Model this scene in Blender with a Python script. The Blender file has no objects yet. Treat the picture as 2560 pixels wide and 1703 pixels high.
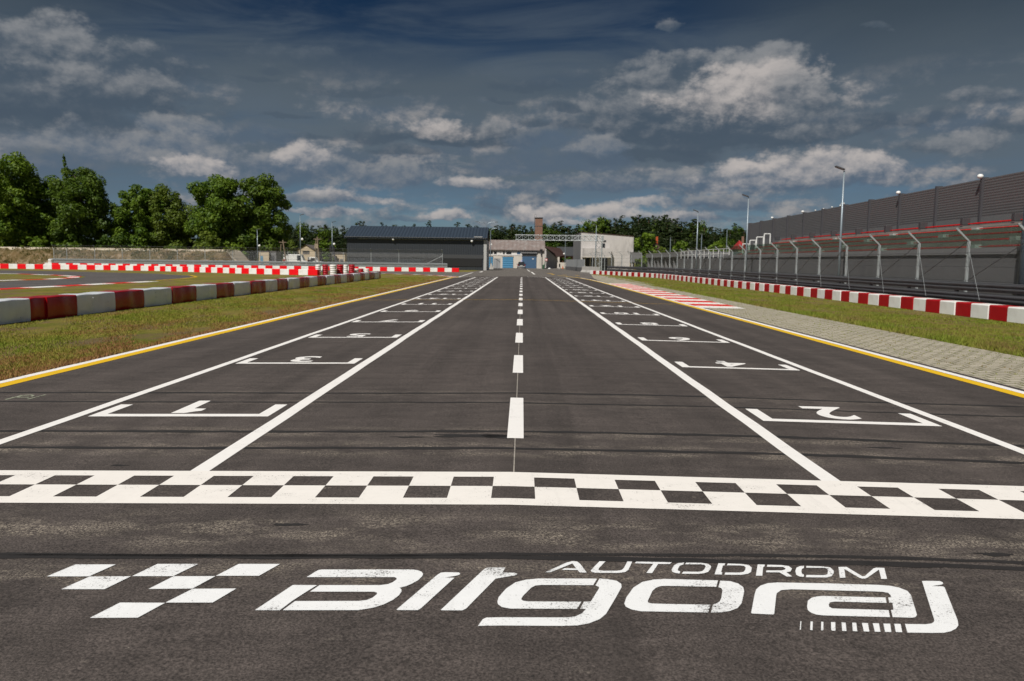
import bpy, bmesh, math, random
import numpy as np
from mathutils import Vector, Matrix
random.seed(11); RNG = np.random.default_rng(11)
SC = bpy.context.scene; COL = SC.collection; R = math.radians

# ------------------------------------------------------------------ camera
F, CX, CY, EYE = 2000.0, 1280.0, 851.5, 1.6          # focal length and centre in photo pixels, eye height in metres
XC, CROWN, EDGE = -0.07, 0.0125, 6.75                # road crown: where it is, its fall, where it ends
def nrm(v):
    l = math.sqrt(sum(c*c for c in v)); return tuple(c/l for c in v)
def crs(u, v): return (u[1]*v[2]-u[2]*v[1], u[2]*v[0]-u[0]*v[2], u[0]*v[1]-u[1]*v[0])
ROLL = math.atan(0.0125)
Yc = nrm(((1305.5-CX)/F, (CY-652.6)/F, 1))
Zc = nrm(crs((1, -math.tan(ROLL), 0), Yc)); Zc = Zc if Zc[1] > 0 else tuple(-c for c in Zc)
Xc = nrm(crs(Yc, Zc)); Xc = Xc if Xc[0] > 0 else tuple(-c for c in Xc)
RT, UP, FW = [(Xc[i], Yc[i], Zc[i]) for i in range(3)]
cam = bpy.data.cameras.new('camera'); camo = bpy.data.objects.new('camera', cam); COL.objects.link(camo)
m = Matrix([[RT[i], UP[i], -FW[i], (0, 0, EYE)[i]] for i in range(3)] + [[0, 0, 0, 1]]); camo.matrix_world = m
cam.sensor_width = 36; cam.lens = F/2560*36; cam.clip_start = .05; cam.clip_end = 5000
cam.dof.use_dof = True; cam.dof.focus_distance = 6.3; cam.dof.aperture_fstop = 4.0
SC.camera = camo
def ray(px, py):
    u, v = (px-CX)/F, (CY-py)/F
    return tuple(RT[i]*u + UP[i]*v + FW[i] for i in range(3))
def gz(x): return -CROWN*min(abs(x-XC), EDGE)
GZ = gz(50)
def G(px, py):                                       # where the sight line through a photo point meets the ground
    d = ray(px, py); x = 0
    for _ in range(30):
        t = (gz(x)-EYE)/d[2]; x = d[0]*t
    return (x, d[1]*t)
def AT(px, py, Y):                                   # the same at a known distance
    d = ray(px, py); t = Y/d[1]; return (d[0]*t, Y, EYE+d[2]*t)
def crop(x0, y0, w, pts, W=2357.0): return [(x0+X*w/W, y0+Y*w/W) for X, Y in pts]

# ------------------------------------------------------------------ sun, sky, exposure
SUN_AZ, SUN_EL = R(-152), R(50)                      # azimuth clockwise from the way we look
sd = Vector((math.sin(SUN_AZ)*math.cos(SUN_EL), math.cos(SUN_AZ)*math.cos(SUN_EL), math.sin(SUN_EL)))
sun = bpy.data.lights.new('sun', 'SUN'); sun.energy = 4.1; sun.angle = R(.53); sun.color = (1, .955, .88)
suno = bpy.data.objects.new('sun', sun); COL.objects.link(suno)
suno.rotation_euler = (-sd).to_track_quat('-Z', 'Y').to_euler()
SC.view_settings.view_transform = 'Standard'; SC.view_settings.look = 'None'
SC.cycles.max_bounces = 6; SC.cycles.transparent_max_bounces = 16
SC.view_settings.exposure = .2; SC.view_settings.gamma = 1

class NT:                                            # small helper to write node trees
    def __init__(s, tree): s.t = tree; s.n = tree.nodes; s.l = tree.links
    def node(s, typ, **kw):
        n = s.n.new(typ)
        for k, v in kw.items(): setattr(n, k, v)
        return n
    def put(s, sock, v):
        if v is None: return
        if isinstance(v, bpy.types.NodeSocket): s.l.new(v, sock)
        elif isinstance(v, (tuple, list)) and len(v) == 3 and sock.type == 'RGBA': sock.default_value = (*v, 1)
        else: sock.default_value = v
    def m(s, op, a, b=None, c=None, clamp=False):
        n = s.node('ShaderNodeMath', operation=op, use_clamp=clamp)
        s.put(n.inputs[0], a); s.put(n.inputs[1], b); s.put(n.inputs[2], c)
        return n.outputs[0]
    def mix(s, f, a, b, blend='MIX'):
        n = s.node('ShaderNodeMix', data_type='RGBA', blend_type=blend)
        s.put(n.inputs[0], f); s.put(n.inputs[6], a); s.put(n.inputs[7], b)
        return n.outputs[2]
    def noise(s, vec, scale, detail=4, rough=.55, dist=0, dims='3D'):
        n = s.node('ShaderNodeTexNoise', noise_dimensions=dims); n.normalize = True
        s.put(n.inputs['Vector'], vec); n.inputs['Scale'].default_value = scale
        n.inputs['Detail'].default_value = detail; n.inputs['Roughness'].default_value = rough
        n.inputs['Distortion'].default_value = dist
        return n.outputs['Fac']
    def step(s, v, a, b, smooth=True):               # 0 below a, 1 above b
        n = s.node('ShaderNodeMapRange', interpolation_type='SMOOTHSTEP' if smooth else 'LINEAR'); n.clamp = True
        s.put(n.inputs[0], v); s.put(n.inputs[1], a); s.put(n.inputs[2], b); n.inputs[3].default_value = 0; n.inputs[4].default_value = 1
        return n.outputs[0]
    def scale(s, vec, sc, off=(0, 0, 0)):
        n = s.node('ShaderNodeMapping'); s.put(n.inputs[0], vec); n.inputs[1].default_value = off; n.inputs[3].default_value = sc
        return n.outputs[0]
    def xyz(s, vec):
        n = s.node('ShaderNodeSeparateXYZ'); s.put(n.inputs[0], vec); return n.outputs
    def vec(s, x, y, z):
        n = s.node('ShaderNodeCombineXYZ'); s.put(n.inputs[0], x); s.put(n.inputs[1], y); s.put(n.inputs[2], z); return n.outputs[0]

W = bpy.data.worlds.new('World'); SC.world = W; W.use_nodes = True
def build_sky():
    W.node_tree.nodes.clear(); N = NT(W.node_tree)
    out = N.node('ShaderNodeOutputWorld')
    sky = N.node('ShaderNodeTexSky', sky_type='NISHITA'); sky.sun_disc = False
    sky.sun_elevation = SUN_EL; sky.sun_rotation = SUN_AZ; sky.air_density = 1.0; sky.dust_density = .6; sky.ozone_density = 2.5
    d = N.xyz(N.node('ShaderNodeTexCoord').outputs['Generated'])
    az = N.m('ARCTAN2', d[0], d[1])
    v = N.m('DIVIDE', d[2], N.m('SQRT', N.m('ADD', N.m('MULTIPLY', d[0], d[0]), N.m('MULTIPLY_ADD', d[1], d[1], 1e-6))))
    v = N.m('MINIMUM', v, 4.0)
    # deep polarised blue high up
    ramp = N.node('ShaderNodeValToRGB'); N.put(ramp.inputs[0], N.m('MULTIPLY', v, 2.2))
    cr = ramp.color_ramp; cr.elements[0].position = 0; cr.elements[0].color = (.25, .325, .43, 1)
    cr.elements[1].position = 1; cr.elements[1].color = (.022, .05, .08, 1)
    e = cr.elements.new(.16); e.color = (.20, .275, .37, 1)
    e = cr.elements.new(.36); e.color = (.13, .20, .27, 1)
    e = cr.elements.new(.62); e.color = (.05, .092, .135, 1)
    base = N.mix(1.0, sky.outputs[0], ramp.outputs[0], 'MULTIPLY')
    p = N.vec(az, v, 0.0)
    # thin veil
    veil = N.noise(N.scale(N.vec(N.m('MULTIPLY_ADD', v, -.9, az), v, .0), (2.2, 11, 1)), 1.6, 6, .6, .6)
    vmask = N.m('MULTIPLY', N.step(v, .03, .12), N.m('SUBTRACT', 1.0, N.step(v, .21, .36)))
    vf = N.m('MULTIPLY', N.step(veil, .36, .66), N.m('MULTIPLY_ADD', vmask, .66, .10))
    col = N.mix(vf, base, (.98, 1.24, 1.50))
    # broad grey sheet: mid heights everywhere, and all the way up on the right and far left
    sh = N.noise(N.scale(p, (1, 2.4, 1), (1.7, .3, 0)), 3.2, 5, .55, .3)
    side = N.m('MAXIMUM', N.step(az, .08, .42), N.m('SUBTRACT', 1.0, N.step(az, -.62, -.28)))
    band = N.m('MULTIPLY', N.step(v, .05, .12), N.m('SUBTRACT', 1.0, N.step(v, .20, .30)))
    shf = N.m('MULTIPLY', N.m('MAXIMUM', N.m('MULTIPLY', side, N.step(v, .03, .1)), band), N.step(sh, .12, .52))
    shc = N.mix(N.step(v, .14, .33), (.88, 1.15, 1.42), (.36, .52, .70))
    col = N.mix(N.m('MULTIPLY', shf, .92), col, shc)
    # shared warped coordinates and billow noise
    wx = N.m('SUBTRACT', N.noise(N.scale(p, (1, 1.9, 1)), 11, 5, .6), .5)
    wy = N.m('SUBTRACT', N.noise(N.scale(p, (1, 1.9, 1), (7.3, 2.1, 0)), 11, 5, .6), .5)
    qu = N.m('MULTIPLY_ADD', wx, .075, az); qv = N.m('MULTIPLY_ADD', wy, .034, v)
    def bill(off):
        pv = N.scale(N.vec(N.m('MULTIPLY_ADD', wx, .02, az), N.m('MULTIPLY_ADD', wy, .012, v), 0.0), (1, 1.45, 1), off)
        vo = N.node('ShaderNodeTexVoronoi', voronoi_dimensions='2D', feature='SMOOTH_F1'); vo.normalize = True; N.put(vo.inputs['Vector'], pv)
        vo.inputs['Scale'].default_value = 15; vo.inputs['Detail'].default_value = 4; vo.inputs['Roughness'].default_value = .60; vo.inputs['Lacunarity'].default_value = 2.2; vo.inputs['Smoothness'].default_value = .22
        ns = N.noise(pv, 17, 7, .56, .2)
        return N.m('ADD', N.m('MULTIPLY', N.m('SUBTRACT', 1.0, vo.outputs['Distance']), .85), N.m('MULTIPLY_ADD', ns, .5, -.34))
    n0 = bill((0, 0, 0)); n1 = bill((-.006, .012, 0))
    relief = N.m('MULTIPLY', N.m('SUBTRACT', n0, n1), 2.6)
    big = N.noise(N.scale(p, (1, 1.7, 1), (3.1, 0, 0)), 9, 4, .55)
    # broken low cloud toward the skyline
    lo = N.noise(N.scale(p, (1, 2.9, 1), (4.4, 1.2, 0)), 7.5, 7, .58, .25)
    lom = N.m('MULTIPLY', N.step(v, .015, .05), N.m('SUBTRACT', 1.0, N.step(v, .15, .24)))
    lof = N.m('MULTIPLY', N.m('MULTIPLY', N.step(N.m('MULTIPLY_ADD', N.m('SUBTRACT', n0, .5), .35, lo), .44, .62), lom), .85)
    loc = N.mix(N.step(N.m('ADD', N.m('ADD', relief, .42), N.m('MULTIPLY', N.m('SUBTRACT', big, .5), .9)), .1, 1.0), (.80, 1.1, 1.5), (3.0, 2.85, 2.8))
    col = N.mix(lof, col, loc)
    # one cloud as a node group
    g = bpy.data.node_groups.new('cloud', 'ShaderNodeTree'); gi = g.interface
    for nm, ty in (('col', 'NodeSocketColor'), ('u', 'NodeSocketFloat'), ('v', 'NodeSocketFloat'), ('n', 'NodeSocketFloat'), ('rel', 'NodeSocketFloat'), ('big', 'NodeSocketFloat'),
                   ('cu', 'NodeSocketFloat'), ('cv', 'NodeSocketFloat'), ('ru', 'NodeSocketFloat'), ('rv', 'NodeSocketFloat'), ('lit', 'NodeSocketFloat'), ('op', 'NodeSocketFloat'),
                   ('bright', 'NodeSocketColor'), ('dark', 'NodeSocketColor')):
        gi.new_socket(name=nm, in_out='INPUT', socket_type=ty)
    gi.new_socket(name='out', in_out='OUTPUT', socket_type='NodeSocketColor')
    K = NT(g); I = K.node('NodeGroupInput').outputs; O = K.node('NodeGroupOutput')
    X = K.m('DIVIDE', K.m('SUBTRACT', I['u'], I['cu']), I['ru'])
    Y = K.m('DIVIDE', K.m('SUBTRACT', I['v'], I['cv']), I['rv'])
    Yn = K.m('MULTIPLY', K.m('MINIMUM', Y, 0.0), 1.7)
    YY = K.m('ADD', K.m('MAXIMUM', Y, 0.0), Yn)
    r = K.m('SQRT', K.m('ADD', K.m('MULTIPLY', X, X), K.m('MULTIPLY', YY, YY)))
    s_ = K.m('ADD', K.m('SUBTRACT', 1.0, r), K.m('MULTIPLY', K.m('SUBTRACT', I['n'], .5), 1.8))
    a = K.m('MULTIPLY', K.step(s_, -.12, .42), I['op'])
    L = K.m('ADD', K.m('MULTIPLY_ADD', Y, .62, I['lit']), K.m('ADD', I['rel'], K.m('MULTIPLY', K.m('SUBTRACT', I['big'], .5), .75)))
    L = K.step(L, -.15, 1.3)
    K.put(O.inputs[0], K.mix(a, I['col'], K.mix(L, I['dark'], I['bright'])))
    # x, y, half width, half height (photo at 2357 wide), light, opacity, warm(0) or grey
    WARM, MID, GREY = (4.1, 3.8, 3.65), (2.1, 2.18, 2.3), (1.15, 1.36, 1.6)
    DK, DKB = (.58, .82, 1.12), (.80, 1.14, 1.6)
    clouds = [
     (130,225,260,75,.28,.9,GREY,DK),(300,150,150,48,.12,.85,MID,DK),(70,110,130,62,.66,.95,MID,DK),(160,190,110,34,.45,.7,MID,DK),(40,150,120,50,.2,.8,GREY,DK),
     (250,225,150,40,.38,.8,MID,DK),(330,205,80,30,.6,.7,MID,DK),(190,290,260,45,.2,.75,GREY,DK),(60,240,150,50,.3,.8,GREY,DK),
     (400,292,95,32,.62,.9,MID,DKB),(560,310,120,26,.3,.6,GREY,DKB),(270,345,220,45,.5,.9,MID,DKB),(430,345,120,36,.55,.85,MID,DKB),(130,380,110,30,.4,.8,GREY,DKB),
     (350,370,70,26,.7,.8,MID,DKB),(460,390,80,26,.85,.9,WARM,DKB),(640,388,150,42,.55,.95,MID,DKB),(690,372,60,34,.8,.85,WARM,DKB),(800,395,60,24,.5,.8,MID,DKB),(590,412,160,24,.4,.8,MID,DKB),
     (895,408,105,32,.62,.92,MID,DKB),(770,455,120,16,.62,.85,WARM,DKB),(690,460,80,12,.6,.8,MID,DKB),(770,492,66,14,.72,.8,WARM,DKB),(700,486,50,10,.7,.8,WARM,DKB),
     (1090,428,90,18,.75,.92,WARM,DKB),(1210,432,70,14,.6,.7,MID,DKB),(1040,496,58,17,.85,.9,WARM,DKB),(940,505,50,10,.6,.6,MID,DKB),
     (1010,305,66,26,.78,.92,WARM,DK),(1090,320,180,30,.32,.85,MID,DK),(880,315,90,24,.35,.7,GREY,DK),(930,350,90,16,.2,.7,GREY,DK),(1130,385,60,24,.2,.65,GREY,DKB),
     (1215,205,85,18,.05,.6,GREY,DK),(1290,252,30,10,.0,.7,GREY,DK),(1225,285,34,14,.0,.6,GREY,DK),(1160,235,40,8,.0,.5,GREY,DK),
     (700,135,110,26,.3,.5,GREY,DK),(820,215,130,18,.15,.45,GREY,DK),(620,170,28,14,.0,.55,GREY,DK),(590,188,40,8,.0,.5,GREY,DK),(650,265,60,10,.0,.5,GREY,DK),(680,320,70,12,.1,.5,GREY,DK),
     (1640,315,330,55,.02,.92,GREY,DK),(1520,285,220,66,.36,.95,MID,DK),(1640,255,260,80,.56,.97,MID,DK),(1730,232,165,72,.80,.95,WARM,DK),(1850,240,70,62,.7,.8,MID,DK),(1880,310,90,26,.5,.8,MID,DK),
     (1745,150,95,46,.75,.9,MID,DK),(1600,160,200,34,.32,.8,MID,DK),(1495,185,80,32,.6,.85,MID,DK),(1540,200,130,24,.2,.7,GREY,DK),
     (1290,330,120,32,.2,.75,GREY,DKB),(1385,340,90,24,.65,.85,MID,DKB),(1300,370,200,30,.1,.7,GREY,DKB),(1480,360,170,26,.0,.8,GREY,DK),
     (1890,395,150,46,.72,.95,WARM,DKB),(1960,400,100,36,.6,.8,WARM,DKB),(1690,395,62,26,.85,.9,WARM,DKB),(1600,420,210,28,.45,.85,MID,DKB),(1400,425,150,26,.45,.8,MID,DKB),(1800,425,200,24,.5,.85,WARM,DKB),
     (1330,490,120,24,.9,.95,WARM,DKB),(1215,492,36,20,.85,.9,WARM,DKB),(1480,470,80,16,.75,.8,WARM,DKB),(1560,500,110,14,.6,.75,WARM,DKB),(1650,470,120,16,.4,.7,MID,DKB),(1310,510,60,12,.7,.8,WARM,DKB),
     (2195,335,110,24,.75,.72,MID,DK),(1960,285,110,24,.4,.55,MID,DK),(2080,275,80,18,.45,.5,GREY,DK),(2270,228,90,20,.5,.55,MID,DK),(2330,300,70,22,.4,.55,GREY,DK),
     (1530,62,34,12,.6,.6,MID,DK),(2030,68,30,10,.6,.45,GREY,DK),(2040,385,60,16,.5,.5,MID,DKB),(1700,500,120,8,.6,.4,MID,DKB),(1960,520,200,10,.4,.3,MID,DKB)]
    clouds.sort(key=lambda c: c[1]*.2 + c[4]*60 - c[2]*.15)
    k = 2560/2357; items = []
    for x, y, hw, hh, lit, op, br, dk in clouds:
        d0 = ray(x*k, y*k); items.append((math.atan2(d0[0], d0[1]), d0[2]/math.hypot(d0[0], d0[1]), hw*k/F*1.12, hh*k/F*1.12, lit-.2, op, br, dk))
    def chain(c, lo, hi, vlo, vhi):
        for cu, cv, ru, rv, lit, op, br, dk in items:
            if cu+ru*1.85+.03 < lo or cu-ru*1.85-.03 > hi or cv+rv*1.85+.02 < vlo or cv-rv*1.3-.02 > vhi: continue
            n = N.node('ShaderNodeGroup'); n.node_tree = g; i = n.inputs
            for nm, val in (('col', c), ('u', qu), ('v', qv), ('n', n0), ('rel', relief), ('big', big), ('cu', cu), ('cv', cv), ('ru', ru), ('rv', rv), ('lit', lit), ('op', op), ('bright', br), ('dark', dk)):
                N.put(i[nm], val)
            c = n.outputs[0]
        return c
    def bgnode(c):
        b = N.node('ShaderNodeBackground'); N.put(b.inputs[0], c); b.inputs[1].default_value = .1; return b.outputs[0]
    def pick(f, a, b):                               # a where f is 0, b where f is 1; the other side is not evaluated
        mx = N.node('ShaderNodeMixShader'); N.put(mx.inputs[0], f); N.l.new(a, mx.inputs[1]); N.l.new(b, mx.inputs[2]); return mx.outputs[0]
    # the sky is worked out sector by sector so that each ray meets only the clouds near it
    edges = [-.95+.19*i for i in range(11)]; vm = .155
    def sector(i0, i1):
        if i1-i0 == 1:
            lo, hi = edges[i0], edges[i1]
            return pick(N.m('GREATER_THAN', v, vm), bgnode(chain(col, lo, hi, -1, vm)), bgnode(chain(col, lo, hi, vm, 9)))
        mid = (i0+i1)//2
        return pick(N.m('GREATER_THAN', az, edges[mid]), sector(i0, mid), sector(mid, i1))
    front = sector(0, 10)
    n2 = N.noise(N.node('ShaderNodeTexCoord').outputs['Generated'], 3.5, 5, .6)
    back = bgnode(N.mix(N.step(n2, .5, .62), base, (2.6, 2.7, 2.9)))
    inside = N.m('MULTIPLY', N.m('LESS_THAN', N.m('ABSOLUTE', az), .95), N.m('LESS_THAN', v, .55))
    N.l.new(pick(inside, back, front), out.inputs[0])
    W.cycles.sampling_method = 'MANUAL'; W.cycles.sample_map_resolution = 256
build_sky()

# ------------------------------------------------------------------ object helpers
def tag(o, label=None, cat=None, group=None, kind=None):
    if label: o['label'] = label
    if cat: o['category'] = cat
    if group: o['group'] = group
    if kind: o['kind'] = kind
    return o
def empty(name, loc=(0, 0, 0), rz=0, label=None, cat=None, group=None):
    o = bpy.data.objects.new(name, None); COL.objects.link(o); o.location = loc; o.rotation_euler = (0, 0, rz)
    return tag(o, label, cat, group)
def dup(root, loc=None, rz=None, label=None, group=None, sc=None, parent=None):
    c = root.copy(); COL.objects.link(c); c.parent = parent
    if loc is not None: c.location = loc
    if rz is not None: c.rotation_euler = (0, 0, rz)
    if sc is not None: c.scale = sc if isinstance(sc, tuple) else (sc, sc, sc)
    if label: c['label'] = label
    if group: c['group'] = group
    for ch in root.children: dup(ch, parent=c)
    return c
class MB:
    def __init__(s): s.v = []; s.f = []; s.mi = []; s.cur = 0
    def add(s, vs, fs):
        b = len(s.v); s.v += [tuple(p) for p in vs]; s.f += [tuple(b+i for i in q) for q in fs]; s.mi += [s.cur]*len(fs); return s
    def box(s, x0, x1, y0, y1, z0, z1):
        return s.add([(x0,y0,z0),(x1,y0,z0),(x1,y1,z0),(x0,y1,z0),(x0,y0,z1),(x1,y0,z1),(x1,y1,z1),(x0,y1,z1)],
                     [(0,3,2,1),(4,5,6,7),(0,1,5,4),(1,2,6,5),(2,3,7,6),(3,0,4,7)])
    def tube(s, a, b, r0, r1=None, n=8, caps=True):
        a, b = Vector(a), Vector(b); r1 = r0 if r1 is None else r1; d = (b-a).normalized()
        u = d.cross(Vector((0, 0, 1))); u = u.normalized() if u.length > 1e-4 else Vector((1, 0, 0)); w = d.cross(u)
        vs = [a+(u*math.cos(t)+w*math.sin(t))*r0 for t in [i*2*math.pi/n for i in range(n)]] + [b+(u*math.cos(t)+w*math.sin(t))*r1 for t in [i*2*math.pi/n for i in range(n)]]
        fs = [(i, (i+1) % n, n+(i+1) % n, n+i) for i in range(n)]
        if caps: fs += [tuple(range(n))[::-1], tuple(range(n, 2*n))]
        return s.add(vs, fs)
    def path(s, pts, r, n=8):
        for a, b in zip(pts[:-1], pts[1:]): s.tube(a, b, r, n=n)
        return s
    def prism(s, prof, y0, y1, axis='y'):            # profile closed in (a, z), pushed along the axis
        n = len(prof)
        P = (lambda a, z, t: (a, t, z)) if axis == 'y' else (lambda a, z, t: (t, a, z))
        vs = [P(a, z, y0) for a, z in prof] + [P(a, z, y1) for a, z in prof]
        return s.add(vs, [(i, (i+1) % n, n+(i+1) % n, n+i) for i in range(n)] + [tuple(range(n))[::-1], tuple(range(n, 2*n))])
    def quad(s, a, b, c, d): return s.add([a, b, c, d], [(0, 1, 2, 3)])
    def lathe(s, prof, c=(0, 0, 0), n=16):           # (r, z) pairs around a vertical axis
        vs = []; fs = []
        for r, z in prof: vs += [(c[0]+r*math.cos(2*math.pi*i/n), c[1]+r*math.sin(2*math.pi*i/n), c[2]+z) for i in range(n)]
        for k in range(len(prof)-1): fs += [(k*n+i, k*n+(i+1) % n, (k+1)*n+(i+1) % n, (k+1)*n+i) for i in range(n)]
        fs += [tuple(range(n))[::-1], tuple(range((len(prof)-1)*n, len(prof)*n))]
        return s.add(vs, fs)
    def ball(s, c, r, n=10, sz=1.0):
        return s.lathe([(max(r*math.sin(math.pi*k/6), .001), -r*sz*math.cos(math.pi*k/6)) for k in range(7)], c, n)
    def build(s, name, mat, parent=None, bevel=0, smooth=False):
        me = bpy.data.meshes.new(name); me.from_pydata(s.v, [], s.f)
        bm = bmesh.new(); bm.from_mesh(me); bmesh.ops.recalc_face_normals(bm, faces=bm.faces); bm.to_mesh(me); bm.free()
        for mm in (mat if isinstance(mat, (list, tuple)) else [mat]): me.materials.append(mm)
        if any(s.mi): me.polygons.foreach_set('material_index', s.mi)
        o = bpy.data.objects.new(name, me); COL.objects.link(o); o.parent = parent
        if smooth:
            me.polygons.foreach_set('use_smooth', [True]*len(me.polygons))
        if bevel:
            b = o.modifiers.new('bevel', 'BEVEL'); b.width = bevel; b.segments = 2; b.limit_method = 'ANGLE'
        return o
def mesh_obj(name, V, Fs, mat, parent=None):
    me = bpy.data.meshes.new(name); V = np.asarray(V, np.float32); Fs = np.asarray(Fs, np.int32); k = Fs.shape[1]
    me.vertices.add(len(V)); me.vertices.foreach_set('co', V.ravel()); me.loops.add(Fs.size); me.loops.foreach_set('vertex_index', Fs.ravel())
    me.polygons.add(len(Fs)); me.polygons.foreach_set('loop_start', np.arange(0, Fs.size, k, dtype=np.int32)); me.polygons.foreach_set('loop_total', np.full(len(Fs), k, np.int32))
    me.update(calc_edges=True); me.materials.append(mat)
    o = bpy.data.objects.new(name, me); COL.objects.link(o); o.parent = parent; return o
def ground(name, polys, mat, dz=0.0, parent=None, kind=None, extra_cuts=()):   # flat outlines laid on the crowned ground
    bm = bmesh.new()
    for p in polys:
        if len(p) < 3: continue
        try: bm.faces.new([bm.verts.new((x, y, 0)) for x, y in p])
        except ValueError: pass
    bmesh.ops.recalc_face_normals(bm, faces=bm.faces)
    for f in bm.faces:
        f.normal_update()
        if f.normal.z < 0: f.normal_flip()
    bmesh.ops.triangulate(bm, faces=bm.faces)
    for cx in (XC, XC-EDGE, XC+EDGE):
        bmesh.ops.bisect_plane(bm, geom=bm.verts[:]+bm.edges[:]+bm.faces[:], plane_co=(cx, 0, 0), plane_no=(1, 0, 0), dist=1e-5)
    for v in bm.verts: v.co.z = gz(v.co.x)+dz
    me = bpy.data.meshes.new(name); bm.to_mesh(me); bm.free(); me.materials.append(mat)
    o = bpy.data.objects.new(name, me); COL.objects.link(o); o.parent = parent
    if kind: o['kind'] = kind
    return o
def rect(x0, x1, y0, y1): return [(x0, y0), (x1, y0), (x1, y1), (x0, y1)]
ONES = 'zeroth first second third fourth fifth sixth seventh eighth ninth tenth eleventh twelfth thirteenth fourteenth fifteenth sixteenth seventeenth eighteenth nineteenth'.split()
def nth(n):
    if n < 20: return ONES[n]
    t = {2: 'twent', 3: 'thirt', 4: 'fort', 5: 'fift', 6: 'sixt', 7: 'sevent', 8: 'eight', 9: 'ninet'}[n//10]
    return t+'ieth' if n % 10 == 0 else t+'y-'+ONES[n % 10]

# ------------------------------------------------------------------ materials
def new_mat(name):
    mt = bpy.data.materials.new(name); mt.use_nodes = True; mt.node_tree.nodes.clear(); N = NT(mt.node_tree)
    o = N.node('ShaderNodeOutputMaterial'); b = N.node('ShaderNodeBsdfPrincipled'); N.l.new(b.outputs[0], o.inputs[0])
    return mt, N, b, o
def bump(N, b, h, strength, dist):
    n = N.node('ShaderNodeBump'); n.inputs['Strength'].default_value = strength; n.inputs['Distance'].default_value = dist
    N.put(n.inputs['Height'], h); N.l.new(n.outputs[0], b.inputs['Normal'])
def objco(N): return N.node('ShaderNodeTexCoord').outputs['Object']
def plain(name, col, rough=.7, var=.18, scale=4, metal=0, bmp=0, stretch=(1, 1, 1), dirt=None, dirt_amt=.3, rnd=0, spec=.5):
    mt, N, b, o = new_mat(name); p = N.scale(objco(N), stretch)
    n = N.noise(p, scale, 6, .6)
    c = N.mix(n, tuple(x*(1-var) for x in col), tuple(min(x*(1+var), 1) for x in col))
    if dirt is not None:
        n2 = N.noise(N.scale(objco(N), stretch, (5, 3, 1)), scale*.45, 6, .65)
        c = N.mix(N.m('MULTIPLY', N.step(n2, .48, .7), dirt_amt), c, dirt)
    if rnd:
        oi = N.node('ShaderNodeObjectInfo').outputs['Random']
        c = N.mix(1.0, c, N.mix(oi, (1-rnd,)*3, (1+rnd,)*3), 'MULTIPLY')
    N.put(b.inputs['Base Color'], c); b.inputs['Roughness'].default_value = rough; b.inputs['Metallic'].default_value = metal
    b.inputs['Specular IOR Level'].default_value = spec
    if bmp: bump(N, b, n, .5, bmp)
    return mt

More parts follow.
